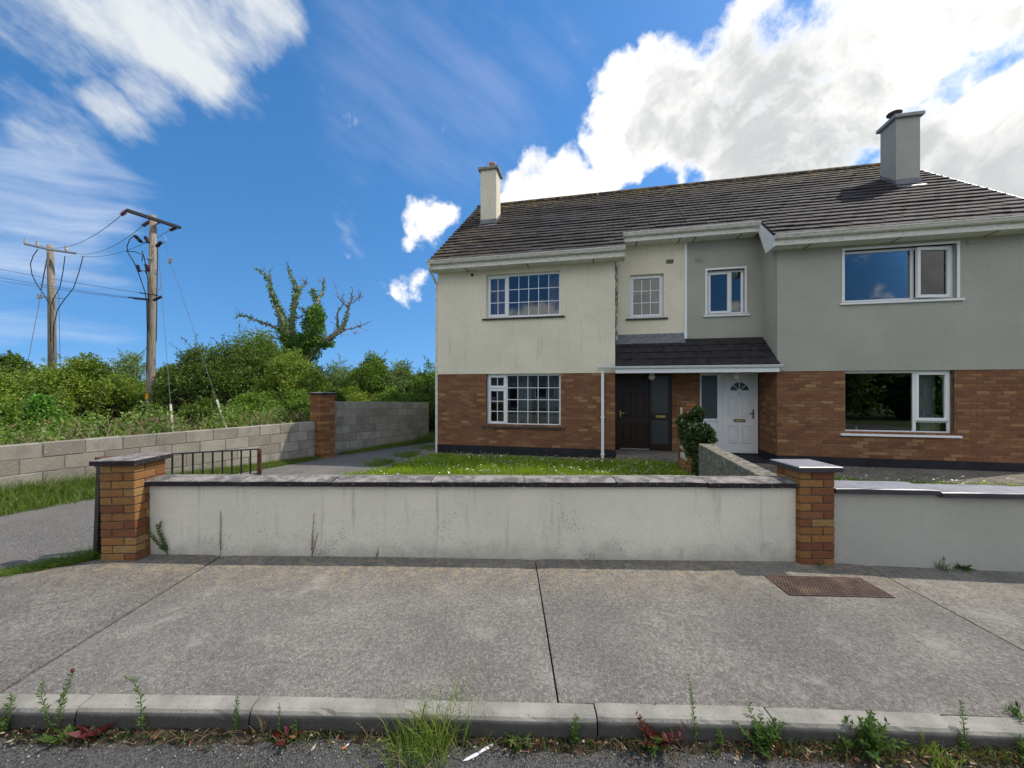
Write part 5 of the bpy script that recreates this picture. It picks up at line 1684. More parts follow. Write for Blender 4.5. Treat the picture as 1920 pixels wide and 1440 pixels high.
def rdir(n, rng, up=0.0):
    d = rng.normal(size=(n, 3)); d[:, 2] += up
    return d / np.linalg.norm(d, axis=1, keepdims=True)

def shrub_mesh(name, seed, rx, ry, h, ls, mat, cover=1.25, lobes=None, sprays=None, thin=1.0):
    """leafy shrub at true size: lobes of leaves on the outside, short sprays breaking the outline"""
    rng = np.random.default_rng(seed)
    lobes = lobes or int(min(130, 30 + 24 * rx * h ** 0.6))
    C = []
    lr0 = 0.15 * min((rx + ry) / 2, h * 0.6) + 0.13
    for i in range(lobes):
        a = rng.uniform(0, 2 * np.pi); q = np.sqrt(rng.uniform(0.0, 1)); lr = lr0 * rng.uniform(0.7, 1.25)
        zt = (h - lr * 0.8) * (1 - 0.42 * q ** 2) * rng.uniform(0.82, 1.0) if i % 3 else (h - lr) * rng.uniform(0.12, 0.75)
        C.append((q * (rx - lr * 0.7) * np.cos(a), q * (ry - lr * 0.7) * np.sin(a), max(zt, lr * 0.4), lr))
    C[0] = (0.1 * rx, 0, h - lr0 * 0.75, lr0)
    C = np.array(C)
    w = C[:, 3] ** 2; area = 4 * np.pi * w.sum() * 0.62
    nl = int(min(22000, area * cover * thin / (0.5 * ls * ls * 0.66)))
    k = rng.choice(lobes, nl, p=w / w.sum())
    d = rdir(nl, rng, 0.35)
    lump = 1 + 0.22 * np.sin(d[:, 0] * 5 + k * 1.7) * np.sin(d[:, 1] * 6 + k) + 0.14 * np.sin(d[:, 2] * 11 + k * 2.3)
    rad = C[k, 3] * lump * (1 - 0.45 * rng.random(nl) ** 2.0) * (1 + 0.10 * rng.normal(size=nl))
    P = C[k, :3] + d * rad[:, None]
    Dv = d * 0.6 + rdir(nl, rng, 0.15)
    L = ls * rng.uniform(0.6, 1.3, nl)
    parts = [(P, Dv, rdir(nl, rng), L, L * 0.66)]
    tw = MB()
    for s in range(sprays if sprays is not None else int(lobes * 1.6)):
        i = rng.integers(lobes)
        dd = rdir(1, rng, 0.55)[0]
        st_ = C[i, :3] + dd * C[i, 3] * 0.75
        ln = rng.uniform(0.15, 0.45) * (0.5 + 0.25 * h)
        m = int(14 + 30 * ln)
        q = rng.random(m) ** 0.8
        bend = rdir(1, rng)[0] * 0.25 * ln
        PP = st_ + dd * (q * ln)[:, None] + bend * (q ** 2)[:, None] + rng.normal(size=(m, 3)) * 0.03
        parts.append((PP, dd + rdir(m, rng) * 0.9, rdir(m, rng), ls * rng.uniform(0.5, 1.0, m), ls * 0.6 * rng.uniform(0.5, 1, m)))
        tw.tube([tuple(st_ - dd * 0.1), tuple(st_ + dd * ln * 0.5 + bend * 0.25), tuple(st_ + dd * ln + bend)], [0.010, 0.006, 0.003], 4, cap=False)
    for i in range(lobes):
        tw.tube([(C[i, 0] * 0.15, C[i, 1] * 0.15, -0.15), (C[i, 0] * 0.5, C[i, 1] * 0.5, C[i, 2] * 0.6), tuple(C[i, :3])], [0.045, 0.03, 0.012], 5, cap=False)
    V = []; Fq = []; o = 0
    for (P, Dv, U, L, W_) in parts:
        v, f = leaf_arrays(P, Dv, U, L, W_)
        V.append(v); Fq.append(f + o); o += len(v)
    V = np.concatenate(V)
    V[:, 2] = np.maximum(V[:, 2], 0.0)
    return mesh_np(name, V, np.concatenate(Fq), mat), tw.mesh(name + '_stems', m_bark)

_sn = [100]
def shrub(label, x, ytop, D, hw_px, mat, k, name='shrub', cat='shrub', ground=-0.35, rot=None, depth=1.0, group='hedge shrubs behind the block walls'):
    p = PX(x, ytop, D)
    h = p.z - ground
    r_ = hw_px * D / 720
    _sn[0] += 1
    t = thing(name, label, cat, (p.x, D, ground), 0.0, group)
    ls = 0.075 if D < 20 else 0.20
    if D < 10: ls = 0.06
    cr, st_ = shrub_mesh('crown', _sn[0], r_ * 1.05, r_ * depth * 1.05, h, ls, mat, thin={3: 0.45, 4: 0.16}.get(k, 1.0))
    link('crown', cr, t)
    link('stem', st_, t)
    return t
S_ = shrub
S_('low olive shrub at the far edge of the picture behind the low block wall', -40, 700, 11.5, 85, L_OLIVE, 0)
S_('olive shrub under the farther utility pole', 75, 688, 13.5, 70, L_OLIVE, 1)
S_('yellow-green rounded shrub just beside the farther utility pole', 155, 668, 13.0, 72, L_OLIVE, 2)
S_('mid-green shrub filling the gap before the nearer utility pole', 222, 702, 14.8, 60, L_MID, 0)
S_('sparse pale sapling rising between the two utility poles', 246, 664, 16.5, 40, L_GREY, 4, 'sapling', 'sapling')
S_('dark shrub just behind the nearer utility pole', 318, 712, 14.6, 62, L_MID, 1)
S_('dark green shrub between the nearer utility pole and the peaked shrub', 375, 652, 14.2, 64, L_DARK, 0)
S_('tall peaked dark shrub topping the hedge', 448, 628, 14.5, 70, L_DARK, 1)
S_('loose pale-tipped shrub next to the peaked shrub', 492, 622, 16.0, 52, L_MID, 3)
S_('yellow-green shrub at the foot of the dead tree', 548, 660, 13.6, 62, L_OLIVE, 2)
S_('dark shrub between the dead tree and the brick pier', 592, 690, 13.2, 48, L_DARK, 1)
S_('greyish upright shrub past the dead tree', 634, 680, 17.5, 36, L_GREY, 3)
S_('upright green shrub with a high tip above the tall block wall', 694, 664, 17.0, 48, L_MID, 1)
S_('thin-topped shrub above the tall block wall', 748, 678, 17.5, 46, L_GREY, 3)
S_('green shrub nearest to the house gable', 800, 684, 17.8, 44, L_MID, 0)
S_('dark overhanging shrub at the far end of the tall block wall', 800, 722, 15.2, 36, L_DARK, 1, depth=1.3)
S_('bright glossy green bush just over the low block wall', 75, 745, 8.9, 34, L_BRIGHT, 0)
S_('leafy low bush at the picture edge over the low block wall', 5, 758, 8.2, 50, L_MID, 2)
S_('broad leafy bush behind the end of the low block wall', 478, 742, 11.8, 70, L_MID, 2)
S_('leafy bush pressed against the brick pier', 556, 735, 11.9, 48, L_MID, 0)
S_('lower bush leaning over the tall block wall by the pier', 656, 728, 15.0, 50, L_OLIVE, 2)
S_('lower bush leaning over the middle of the tall block wall', 730, 730, 15.6, 50, L_MID, 1)
S_('small bush between the guy wires behind the low block wall', 388, 752, 11.0, 52, L_DARK, 0)
S_('distant dark round tree beyond the nearer utility pole', 318, 684, 42, 24, L_DARK, 0, 'distant_tree', 'tree', group='distant trees')
S_('distant dark tree at the far picture edge', 20, 666, 40, 42, L_DARK, 1, 'distant_tree', 'tree', group='distant trees')
S_('distant low tree between the utility poles', 190, 700, 45, 70, L_DARK, 0, 'distant_tree', 'tree', group='distant trees')

# bramble bank behind the low wall
def bramble():
    rng = np.random.default_rng(5)
    n = 26000
    y = rng.uniform(5.0, 12.2, n)
    off = 0.35 + 2.6 * rng.random(n) ** 1.3
    x = np.array([along(v) for v in y]) - off / wd29[1]
    hmax = 0.60 + 0.26 * np.sin(x * 2.1) * np.sin(y * 1.7) + 0.22 * np.sin(x * 5.3 + y * 2.2) + 0.12 * np.sin(y * 9.1 - x * 4) + 0.42 * np.clip(off - 0.4, 0, 1.2)
    z = -0.25 + hmax * (1 - 0.5 * rng.random(n) ** 2)
    P = np.stack([x, y, z], 1)
    Dv = rdir(n, rng, 0.3)
    L = rng.uniform(0.03, 0.095, n)
    v, f = leaf_arrays(P, Dv, rdir(n, rng), L, L * 0.6)
    o = link('bramble_undergrowth', mesh_np('bramble_undergrowth', v, f, L_BRAMBLE))
    kind(o, 'stuff', 'tangled bramble undergrowth behind the low block wall')
    b = MB()
    for i in range(260):
        yy = rng.uniform(5, 12); of = rng.uniform(0.3, 1.2); xx = along(yy) - of / wd29[1]
        h = rng.uniform(0.7, 1.35); a = rng.uniform(0, 6.28)
        b.tube([(xx, yy, -0.25), (xx + .1 * math.cos(a), yy + .1 * math.sin(a), h * 0.6), (xx + .3 * math.cos(a), yy + .3 * math.sin(a), h * .85), (xx + .5 * math.cos(a), yy + .5 * math.sin(a), h * .75)], [0.008, 0.007, 0.005, 0.003], 4, cap=False)
    o2 = b.build('stalks', L_DRY, o); kind(o2, 'stuff')
bramble()

# ------------------------------------------------------------------ dead tree with ivy
def dead_tree():
    D = 18.0
    base = PX(572, 690, D); base.z = -0.35
    t = thing('dead_tree', 'bare dead tree with forked limbs wrapped in ivy', 'tree', tuple(base))
    def Q(zx, zy, dy=0.0):
        p = PX(380 + zx / 3.6, 460 + zy / 3.6, D)
        return Vector((p.x, D + dy, p.z)) - base
    rng = random.Random(3)
    LIM = [
        ([(700, 1250), (690, 1000), (680, 850), (660, 740), (640, 660)], [0.50, 0.42, 0.38, 0.36, 0.30], 0, 1.0),
        ([(640, 700), (600, 640), (570, 560), (548, 470), (522, 380), (506, 320), (488, 250), (440, 200), (395, 170)], [0.30, 0.25, 0.21, 0.16, 0.13, 0.09, 0.06, 0.04, 0.02], -0.5, 0.7),
        ([(548, 470), (541, 400), (540, 350), (533, 290), (530, 225)], [0.12, 0.09, 0.07, 0.05, 0.03], -0.9, 0.5),
        ([(595, 600), (598, 500), (600, 430), (606, 300), (582, 220), (556, 160), (547, 105)], [0.22, 0.16, 0.14, 0.10, 0.07, 0.05, 0.015], 0.3, 0.75),
        ([(605, 295), (640, 250), (655, 213)], [0.07, 0.05, 0.02], 0.6, 0.2),
        ([(655, 235), (640, 215)], [0.03, 0.015], 0.6, 0.0),
        ([(600, 430), (636, 350), (650, 310), (660, 280)], [0.09, 0.06, 0.04, 0.02], 0.1, 0.4),
        ([(610, 500), (640, 480), (665, 462)], [0.07, 0.05, 0.03], 0.2, 0.2),
        ([(680, 760), (720, 640), (750, 550), (756, 450), (742, 380), (716, 310), (698, 292), (715, 283), (748, 293)], [0.30, 0.26, 0.22, 0.16, 0.11, 0.07, 0.045, 0.035, 0.02], 0.4, 0.9),
        ([(756, 420), (766, 320), (775, 240), (780, 183)], [0.12, 0.08, 0.05, 0.02], 0.6, 0.3),
        ([(772, 250), (745, 222), (735, 215)], [0.03, 0.02, 0.01], 0.6, 0.0),
        ([(735, 470), (690, 455), (655, 428), (640, 420)], [0.10, 0.07, 0.05, 0.03], 0.2, 0.5),
        ([(690, 790), (745, 720), (830, 652), (905, 608), (962, 570), (990, 500), (1002, 430), (1024, 370), (1031, 295)], [0.28, 0.24, 0.21, 0.17, 0.15, 0.11, 0.08, 0.055, 0.02], -0.3, 0.4),
        ([(935, 590), (932, 540), (955, 480), (985, 430), (1005, 400)], [0.10, 0.08, 0.06, 0.05, 0.03], -0.7, 0.1),
        ([(985, 430), (960, 390), (943, 345), (927, 288)], [0.06, 0.045, 0.035, 0.012], -0.5, 0.0),
        ([(958, 390), (988, 342)], [0.03, 0.012], -0.5, 0.0),
        ([(1020, 385), (1055, 380), (1083, 340)], [0.035, 0.03, 0.01], -0.3, 0.0),
        ([(1060, 378), (1085, 362)], [0.02, 0.01], -0.3, 0.0),
        ([(860, 640), (920, 625), (1000, 600), (1080, 588), (1140, 570), (1208, 538)], [0.13, 0.09, 0.07, 0.05, 0.035, 0.015], -1.2, 0.0),
        ([(985, 605), (1015, 640)], [0.025, 0.01], -1.2, 0.0), ([(1065, 590), (1100, 628)], [0.025, 0.01], -1.2, 0.0), ([(1120, 578), (1135, 588)], [0.02, 0.01], -1.2, 0.0),
        ([(610, 640), (540, 572), (450, 532), (400, 508), (340, 490), (290, 520)], [0.13, 0.10, 0.07, 0.05, 0.035, 0.012], -0.8, 0.3),
        ([(345, 492), (310, 505)], [0.02, 0.01], -0.8, 0.0), ([(400, 508), (385, 545)], [0.02, 0.01], -0.8, 0.0),
        ([(570, 650), (500, 625), (430, 610), (365, 600)], [0.09, 0.06, 0.05, 0.015], -1.0, 0.0),
        ([(500, 625), (470, 600)], [0.02, 0.01], -1.0, 0.0),
        ([(745, 735), (776, 790), (768, 850)], [0.05, 0.035, 0.015], -0.8, 0.1),
        ([(440, 200), (486, 240), (492, 195)], [0.015, 0.02, 0.008], -0.5, 0.0), ([(865, 640), (880, 672)], [0.05, 0.015], -0.4, 0.0),
    ]
    ivyP = []; ivyD = []
    R2 = np.random.default_rng(8)
    for li, (pts, rad, dy, ivy) in enumerate(LIM):
        # refine with a crooked line
        P3 = []; rr = []
        nseg = len(pts) - 1
        for i in range(nseg):
            for s in range(4):
                q = s / 4
                x = pts[i][0] + (pts[i + 1][0] - pts[i][0]) * q; y = pts[i][1] + (pts[i + 1][1] - pts[i][1]) * q
                prog = (i + q) / nseg
                jit = 0 if (i == 0 and s == 0) else 3 * (1 - prog * 0.3) * min(1, rad[i] * 14)
                P3.append(Q(x + rng.uniform(-jit, jit), y + rng.uniform(-jit, jit), dy * min(1, prog * 2)))
                rr.append(0.60 * (rad[i] + (rad[i + 1] - rad[i]) * q) * rng.uniform(0.9, 1.12))
        P3.append(Q(*pts[-1], dy)); rr.append(rad[-1] * 0.8)
        MB().tube(P3, rr, 9 if rad[0] > 0.15 else 6).build('trunk' if li == 0 else 'limb', m_deadbark, t, True)
        if ivy > 0:
            for k in range(len(P3) - 1):
                prog = k / len(P3)
                dens = ivy * (1.0 if prog < 0.55 else max(0.0, 1.0 - (prog - 0.55) * 2.0))
                ln = (P3[k + 1] - P3[k]).length
                m = int(ln * dens * (200 + 700 * rr[k]))
                if m <= 0: continue
                q = R2.random(m)[:, None]
                ax = np.array(P3[k])[None] * (1 - q) + np.array(P3[k + 1])[None] * q
                d = rdir(m, R2, 0.2)
                clump = 0.6 + 0.8 * R2.random()
                th = (rr[k] * 0.8 + 0.05 * clump * dens + 0.09 * dens * R2.random(m) ** 2)[:, None]
                ivyP.append(ax + d * th); ivyD.append(d * 0.6 + rdir(m, R2, -0.2))
    # heavy clumps
    for (x, y, rx, rz, n) in ((750, 555, 0.46, 0.74, 2500), (765, 475, 0.34, 0.48, 1200), (650, 660, 0.70, 0.46, 2200), (690, 720, 0.60, 0.65, 2200), (565, 590, 0.30, 0.7, 1100), (810, 660, 0.50, 0.24, 900), (600, 740, 0.55, 0.5, 1500)):
        c = np.array(Q(x, y, 0.0))
        d = rdir(n, R2)
        lump = 1 + 0.28 * np.sin(d[:, 0] * 6 + x) * np.cos(d[:, 2] * 5 + y)
        ivyP.append(c + d * np.array([rx, 0.5, rz]) * (lump * (1 - 0.5 * R2.random(n) ** 2))[:, None]); ivyD.append(d * 0.7 + rdir(n, R2, -0.2))
    P = np.concatenate(ivyP); Dv = np.concatenate(ivyD)
    L = R2.uniform(0.06, 0.12, len(P))
    v, f = leaf_arrays(P, Dv, rdir(len(P), R2), L, L * 0.8)
    o = link('ivy', mesh_np('ivy', v, f, L_IVY), t)
    o['kind'] = 'stuff'
    # hair-thin twigs
    b = MB()
    for k in range(130):
        pts, rad, dy, ivy = LIM[R2.integers(1, len(LIM))]
        i = R2.integers(0, len(pts) - 1); q = R2.random()
        x = pts[i][0] + (pts[i + 1][0] - pts[i][0]) * q; y = pts[i][1] + (pts[i + 1][1] - pts[i][1]) * q
        a = R2.uniform(-2.6, -0.5); ln = R2.uniform(20, 60)
        b.tube([Q(x, y, dy), Q(x + ln * .5 * math.cos(a) + R2.uniform(-5, 5), y + ln * .5 * math.sin(a), dy), Q(x + ln * math.cos(a), y + ln * math.sin(a), dy + R2.uniform(-.3, .3))], [0.015, 0.010, 0.004], 4, cap=False)
    kind(b.build('twigs', m_deadbark, t), 'stuff')
dead_tree()

# ------------------------------------------------------------------ ivy bush on the party wall
def ivy_bush():
    R2 = np.random.default_rng(21)
    base = hw(6.06, -2.05, -0.2)
    t = thing('ivy_bush', 'dark ivy bush climbing over the end of the dividing wall', 'ivy', tuple(base), -ANG)
    P = []; Dv = []
    for (x, y, z, rx, ry, rz, n) in ((0.07, -0.45, 1.02, 0.17, 0.26, 0.20, 1800), (0.03, -0.3, 0.80, 0.18, 0.34, 0.24, 1500), (-0.03, 0.0, 0.95, 0.17, 0.4, 0.30, 1400), (-0.02, -0.62, 0.42, 0.11, 0.16, 0.46, 1100), (0.09, 0.05, 1.36, 0.11, 0.14, 0.12, 800), (-0.07, 0.3, 1.15, 0.12, 0.2, 0.2, 400)):
        d = rdir(n, R2)
        lump = 1 + 0.25 * np.sin(d[:, 0] * 7 + x * 9) * np.cos(d[:, 2] * 6 + y * 9)
        P.append(np.array([x, y, z]) + d * np.array([rx, ry, rz]) * (lump * (1 - 0.4 * R2.random(n) ** 2))[:, None]); Dv.append(d * 0.8 + rdir(n, R2, -0.3))
    P = np.concatenate(P); Dv = np.concatenate(Dv)
    L = R2.uniform(0.035, 0.075, len(P))
    v, f = leaf_arrays(P, Dv, rdir(len(P), R2), L, L * 0.85)
    o = link('ivy_leaves', mesh_np('ivy_leaves', v, f, L_IVY_SHADED), t); o['kind'] = 'stuff'
    b = MB()
    for s in range(9):
        a = R2.uniform(-.1, .1)
        b.tube([(a, -0.6 + a, -0.05), (a * .6 - .03, -.62, 0.3), (a + 0.02, -.5, 0.7), (a * 2 + .05, -.4, 1.0)], [0.022, 0.018, 0.014, 0.008], 6)
    b.build('stem', m_bark, t)
ivy_bush()
# ------------------------------------------------------------------ grass
def blades(P, h, w, rng, lean=0.5):
    """three-vertex-wide bent blades: 5 verts, quad + tri joined as two quads-free tris"""
    n = len(P)
    a = rng.uniform(0, 2 * np.pi, n)
    side = np.stack([np.cos(a), np.sin(a), np.zeros(n)], 1)
    b = rng.uniform(0, 2 * np.pi, n)
    ln = np.stack([np.cos(b), np.sin(b), np.zeros(n)], 1) * (lean * h * rng.uniform(0.2, 1, n))[:, None]
    up = np.zeros((n, 3)); up[:, 2] = h
    v0 = P - side * (w / 2)[:, None]; v1 = P + side * (w / 2)[:, None]
    v2 = P + up * 0.6 + ln * 0.35 + side * (w * 0.35)[:, None]; v3 = P + up * 0.6 + ln * 0.35 - side * (w * 0.35)[:, None]
    v4 = P + up * 0.95 + ln
    V = np.stack([v0, v1, v2, v3, v4], 1).reshape(-1, 3)
    i = np.arange(n)[:, None] * 5
    Fq = np.concatenate([i + np.array([[0, 1, 2]]), i + np.array([[0, 2, 3]]), i + np.array([[3, 2, 4]])], 0)
    return V, Fq

def in_house_front(x, y, off):
    """distance in front of the house face (positive = in front)"""
    return -((x - OX) * NX + (y - OY) * NY) - off

def lawn_grass():
    rng = np.random.default_rng(31)
    n = 150000
    x = rng.uniform(-3.6, 11, n); y = 3.95 + 7.5 * rng.random(n)
    front = in_house_front(x, y, 0.30)
    s = (x - OX) * UX + (y - OY) * UY
    ll = np.interp(y, [3.9, 6.5, 7.5, 8.4, 9.4, 10.3], [-3.2, -3.25, -3.2, -2.75, -2.5, -2.1]) + 0.12 * np.sin(y * 9) + rng.normal(size=n) * 0.06
    keep = (x > ll) & (front > 0) & ~((s > 6.65) & (front < 1.2)) & ~((s > 8.9) & (rng.random(n) < 0.75)) & ~((s > 6.05) & (s < 6.4))
    keep &= ~((y < 5.6) & (rng.random(n) < 0.5))
    x, y = x[keep], y[keep]; n = len(x)
    z = -0.02 * np.maximum(0, y - 3.6) + 0.006
    pat = 0.5 + 0.5 * np.sin(x * 1.9 + 1.3 * np.sin(y * 1.1)) * np.sin(y * 2.3 + x)
    h = (0.05 + 0.07 * pat * rng.random(n) + 0.03 * rng.random(n))
    tall = rng.random(n) < 0.02
    h[tall] *= 2.0
    v, f = blades(np.stack([x, y, z], 1), h, rng.uniform(0.006, 0.012, n), rng, 0.7)
    o = link('lawn_grass', mesh_np('lawn_grass', v, f, L_GRASS))
    kind(o, 'stuff', 'unmown green lawn grass in front of the houses')
    # daisies: flat rosettes of petals on stalks
    n = 9000
    x = rng.uniform(-3.0, 10.5, n); y = 4.0 + 7.0 * rng.random(n)
    front = in_house_front(x, y, 0.35)
    s = (x - OX) * UX + (y - OY) * UY
    cl = np.sin(x * 2.3 + 0.7) * np.sin(y * 3.1 + x * 0.6) + 0.35 * (x > -1) + 0.25 * (x > 0.5)
    keep = (x > np.interp(y, [3.9, 7.5, 10.3], [-3.0, -3.0, -2.0])) & (front > 0) & (cl > rng.uniform(-0.7, 0.9, n)) & ~((s > 6.65) & (front < 1.0)) & ~((s > 5.9) & (s < 6.4))
    x, y = x[keep], y[keep]; n = len(x)
    z = -0.02 * np.maximum(0, y - 3.6) + rng.uniform(0.07, 0.14, n)
    R_ = rng.uniform(0.012, 0.023, n)
    V = []; Fq = []
    tilt = rng.normal(size=(n, 2)) * 0.35
    for i in range(n):
        o_ = len(V)
        V.append((x[i], y[i], z[i] + 0.003))
        for q in range(8):
            a = q * math.pi / 4
            V.append((x[i] + R_[i] * math.cos(a), y[i] + R_[i] * math.sin(a), z[i] + R_[i] * (tilt[i, 0] * math.cos(a) + tilt[i, 1] * math.sin(a) - 0.55 * math.sin(a))))
        for q in range(8):
            Fq.append((o_, o_ + 1 + q, o_ + 1 + (q + 1) % 8))
    o = link('daisies', mesh_np('daisies', V, Fq, m_petal)); kind(o, 'stuff', 'white daisies scattered over the front lawns')
    b = MB()
    for i in range(0, n, 9):
        b.add([(x[i] + .05 - .01, y[i] + .03, z[i]), (x[i] + .05, y[i] + .02, z[i]), (x[i] + .06, y[i] + .03, z[i]), (x[i] + .05, y[i] + .04, z[i] + .008)], [(0, 1, 2, 3)])
    o = b.build('buttercups', m_petal_y); kind(o, 'stuff', 'small yellow buttercups among the daisies')
lawn_grass()

def verge():
    rng = np.random.default_rng(33)
    V = []; Fs = []; o = 0
    def addp(P, h, w, lean):
        nonlocal o
        v, f = blades(P, h, w, rng, lean); V.append(v); Fs.append(f + o); o += len(v)
    # bank at the foot of the low wall
    n = 15000
    y = rng.uniform(3.2, 9.8, n)
    wv = np.interp(y, [3.2, 5.0, 6.5, 8, 9.8], [1.1, 0.95, 0.65, 0.4, 0.22])
    off = wv * rng.random(n) ** 1.4
    x = np.array([along(v) for v in y]) + 0.02 + off / wd29[1]
    hh = np.interp(y, [3.2, 6.0, 7.2, 9.8], [0.34, 0.32, 0.2, 0.1]) * (1 - 0.62 * off / wv) * rng.uniform(0.45, 1.15, n)
    z = -0.02 * np.maximum(0, y - 3.6) - 0.01 + 0.10 * np.exp(-off * 4) * (y < 7)
    addp(np.stack([x, y, z], 1), hh, rng.uniform(0.006, 0.013, n), 0.9)
    # along the tall wall and round the gable
    n = 6000
    q = rng.random(n)
    x = -4.75 + 2.2 * q + np.abs(rng.normal(size=n)) * 0.12; y = 10.45 + 3.9 * q
    addp(np.stack([x, y, -0.02 * (y - 3.6)], 1), rng.uniform(0.04, 0.16, n) * (0.6 + 0.9 * q), rng.uniform(0.008, 0.015, n), 0.8)
    n = 9000
    x = rng.uniform(-4.0, -1.2, n); y = rng.uniform(13.2, 16.2, n)
    addp(np.stack([x, y, -0.02 * (y - 3.6)], 1), rng.uniform(0.1, 0.34, n), rng.uniform(0.010, 0.02, n), 0.7)
    # broken strip across the drive by the lawn edge
    n = 5000
    y = rng.uniform(8.6, 12.5, n); x = np.interp(y, [8.6, 10.3, 12.5], [-2.95, -2.55, -2.1]) - np.abs(rng.normal(size=n)) * 0.28
    keep = np.sin(y * 4 + x * 3) > -0.3
    x, y = x[keep], y[keep]
    addp(np.stack([x, y, -0.02 * (y - 3.6)], 1), rng.uniform(0.03, 0.11, len(x)), rng.uniform(0.007, 0.013, len(x)), 0.8)
    # tuft beside the gate pillar
    n = 5200
    q = rng.random(n)
    x = -4.0 - 0.85 * q ** 1.2 + rng.normal(size=n) * 0.05; y = np.interp(x, BX, BY) + 0.02 + 0.30 * rng.random(n) * (1 - 0.5 * q)
    addp(np.stack([x, y, np.full(n, -0.02)], 1), rng.uniform(0.05, 0.15, n) * (1.1 - 0.5 * q), rng.uniform(0.004, 0.009, n), 1.6)
    o_ = link('verge_grass', mesh_np('verge_grass', np.concatenate(V), np.concatenate(Fs), L_VERGE))
    kind(o_, 'stuff', 'rough grass along the block walls and the drive edges')
    b = MB().add([(along(3.2) - .1, 3.2, -0.02), (along(3.2) + 1.3, 3.2, -0.02), (along(9.8) + .25, 9.8, -0.13), (along(9.8) - .1, 9.8, -0.10)], [(0, 1, 2, 3)])
    # low earth bank under the grass
    vs = []; fs = []
    for i in range(25):
        yy = 3.2 + 6.6 * i / 24
        wv = float(np.interp(yy, [3.2, 5.0, 6.5, 8, 9.8], [1.1, 0.95, 0.65, 0.4, 0.22]))
        zz = zg(yy)
        for k in range(4):
            vs.append((along(yy) + wv / wd29[1] * k / 3, yy, zz + 0.012 + (0.12, 0.06, 0.02, -0.015)[k] * (1 if yy < 7 else 0.4) + 0.01 * math.sin(yy * 7 + k)))
    for i in range(24):
        for k in range(3):
            a = 4 * i + k; fs.append((a, a + 1, a + 5, a + 4))
    o2 = MB().add(vs, fs).build('earth_bank', m_soil)
    kind(o2, 'structure', 'low earth bank at the foot of the low block wall')
verge()

# ------------------------------------------------------------------ dirt and litter in the road channel
def channel():
    rng = np.random.default_rng(41)
    xs = np.linspace(-4, 4.2, 330)
    b = MB()
    nrow = 6
    for i, x in enumerate(xs):
        wv = 0.028 + 0.03 * (0.5 + 0.5 * math.sin(x * 3.1 + 0.6)) + 0.014 * math.sin(x * 7.7) + 0.012 * math.sin(x * 23) + (0.06 if x > 1.2 else 0) + (0.025 if x < -1.6 else 0)
        for k in range(nrow):
            q = k / (nrow - 1)
            y = ky(x) - 0.094 - wv * q
            b.v.append((x, y + rng.normal() * 0.004, zf(x) - 0.117 + 0.020 * (1 - q) ** 1.5 * (0.5 + rng.random()) + (0.004 if k < nrow - 1 else -0.004)))
    for i in range(len(xs) - 1):
        for k in range(nrow - 1):
            a = i * nrow + k
            b.f.append((a, a + 1, a + nrow + 1, a + nrow))
    o = b.build('channel_dirt', m_dirt); kind(o, 'stuff', 'strip of dirt and moss gathered along the kerb foot')
    # grit and small stones
    b = MB()
    for i in range(900):
        x = rng.uniform(-3.2, 3.6); y = ky(x) - 0.10 - abs(rng.normal()) * 0.09; r_ = rng.uniform(0.002, 0.006)
        z = zf(x) - 0.112
        b.add([(x - r_, y, z), (x, y - r_, z), (x + r_, y, z), (x, y + r_, z), (x, y, z + r_ * 1.1)], [(0, 1, 4), (1, 2, 4), (2, 3, 4), (3, 0, 4)])
    o = b.build('grit', m_cap); kind(o, 'stuff', 'loose grit along the kerb foot')
    # dead leaves and straw
    n = 620
    x = np.concatenate([rng.uniform(-3.2, 3.4, 400), rng.uniform(1.2, 3.3, 220)]); y = np.array([ky(v) for v in x]) - 0.10 - np.abs(rng.normal(size=n)) * 0.05
    z = np.array([zf(v) for v in x]) - 0.098 + rng.random(n) * 0.012
    Dv = rdir(n, rng); Dv[:, 2] *= 0.25
    U = rdir(n, rng); U[:, 2] *= 0.3
    L = 0.008 + 0.03 * rng.random(n) ** 2
    v, f = leaf_arrays(np.stack([x, y, z], 1), Dv, U, L, L * rng.uniform(0.15, 0.6, n))
    o = link('leaf_litter', mesh_np('leaf_litter', v, f, m_deadleaf)); kind(o, 'stuff', 'small dead leaves and scraps along the kerb foot')
    # moss and seedlings
    n = 5200
    x = np.concatenate([rng.uniform(-3.2, 3.6, 4200), rng.uniform(1.3, 3.4, 1000)]); y = np.array([ky(v) for v in x]) - 0.097 - np.abs(rng.normal(size=n)) * 0.035
    keep = np.sin(x * 5.3) + np.sin(x * 11.1 + 1) + (x > 1.5) * 0.8 > rng.uniform(-1.2, 1.8, n)
    x, y = x[keep], y[keep]
    v, f = blades(np.stack([x, y, np.array([zf(v) for v in x]) - 0.108], 1), rng.uniform(0.008, 0.045, len(x)) * (1 + 0.7 * (x > 1.2)), rng.uniform(0.003, 0.007, len(x)), rng, 1.2)
    o = link('channel_moss', mesh_np('channel_moss', v, f, L_MAT)); kind(o, 'stuff', 'moss and seedlings along the kerb foot')
channel()

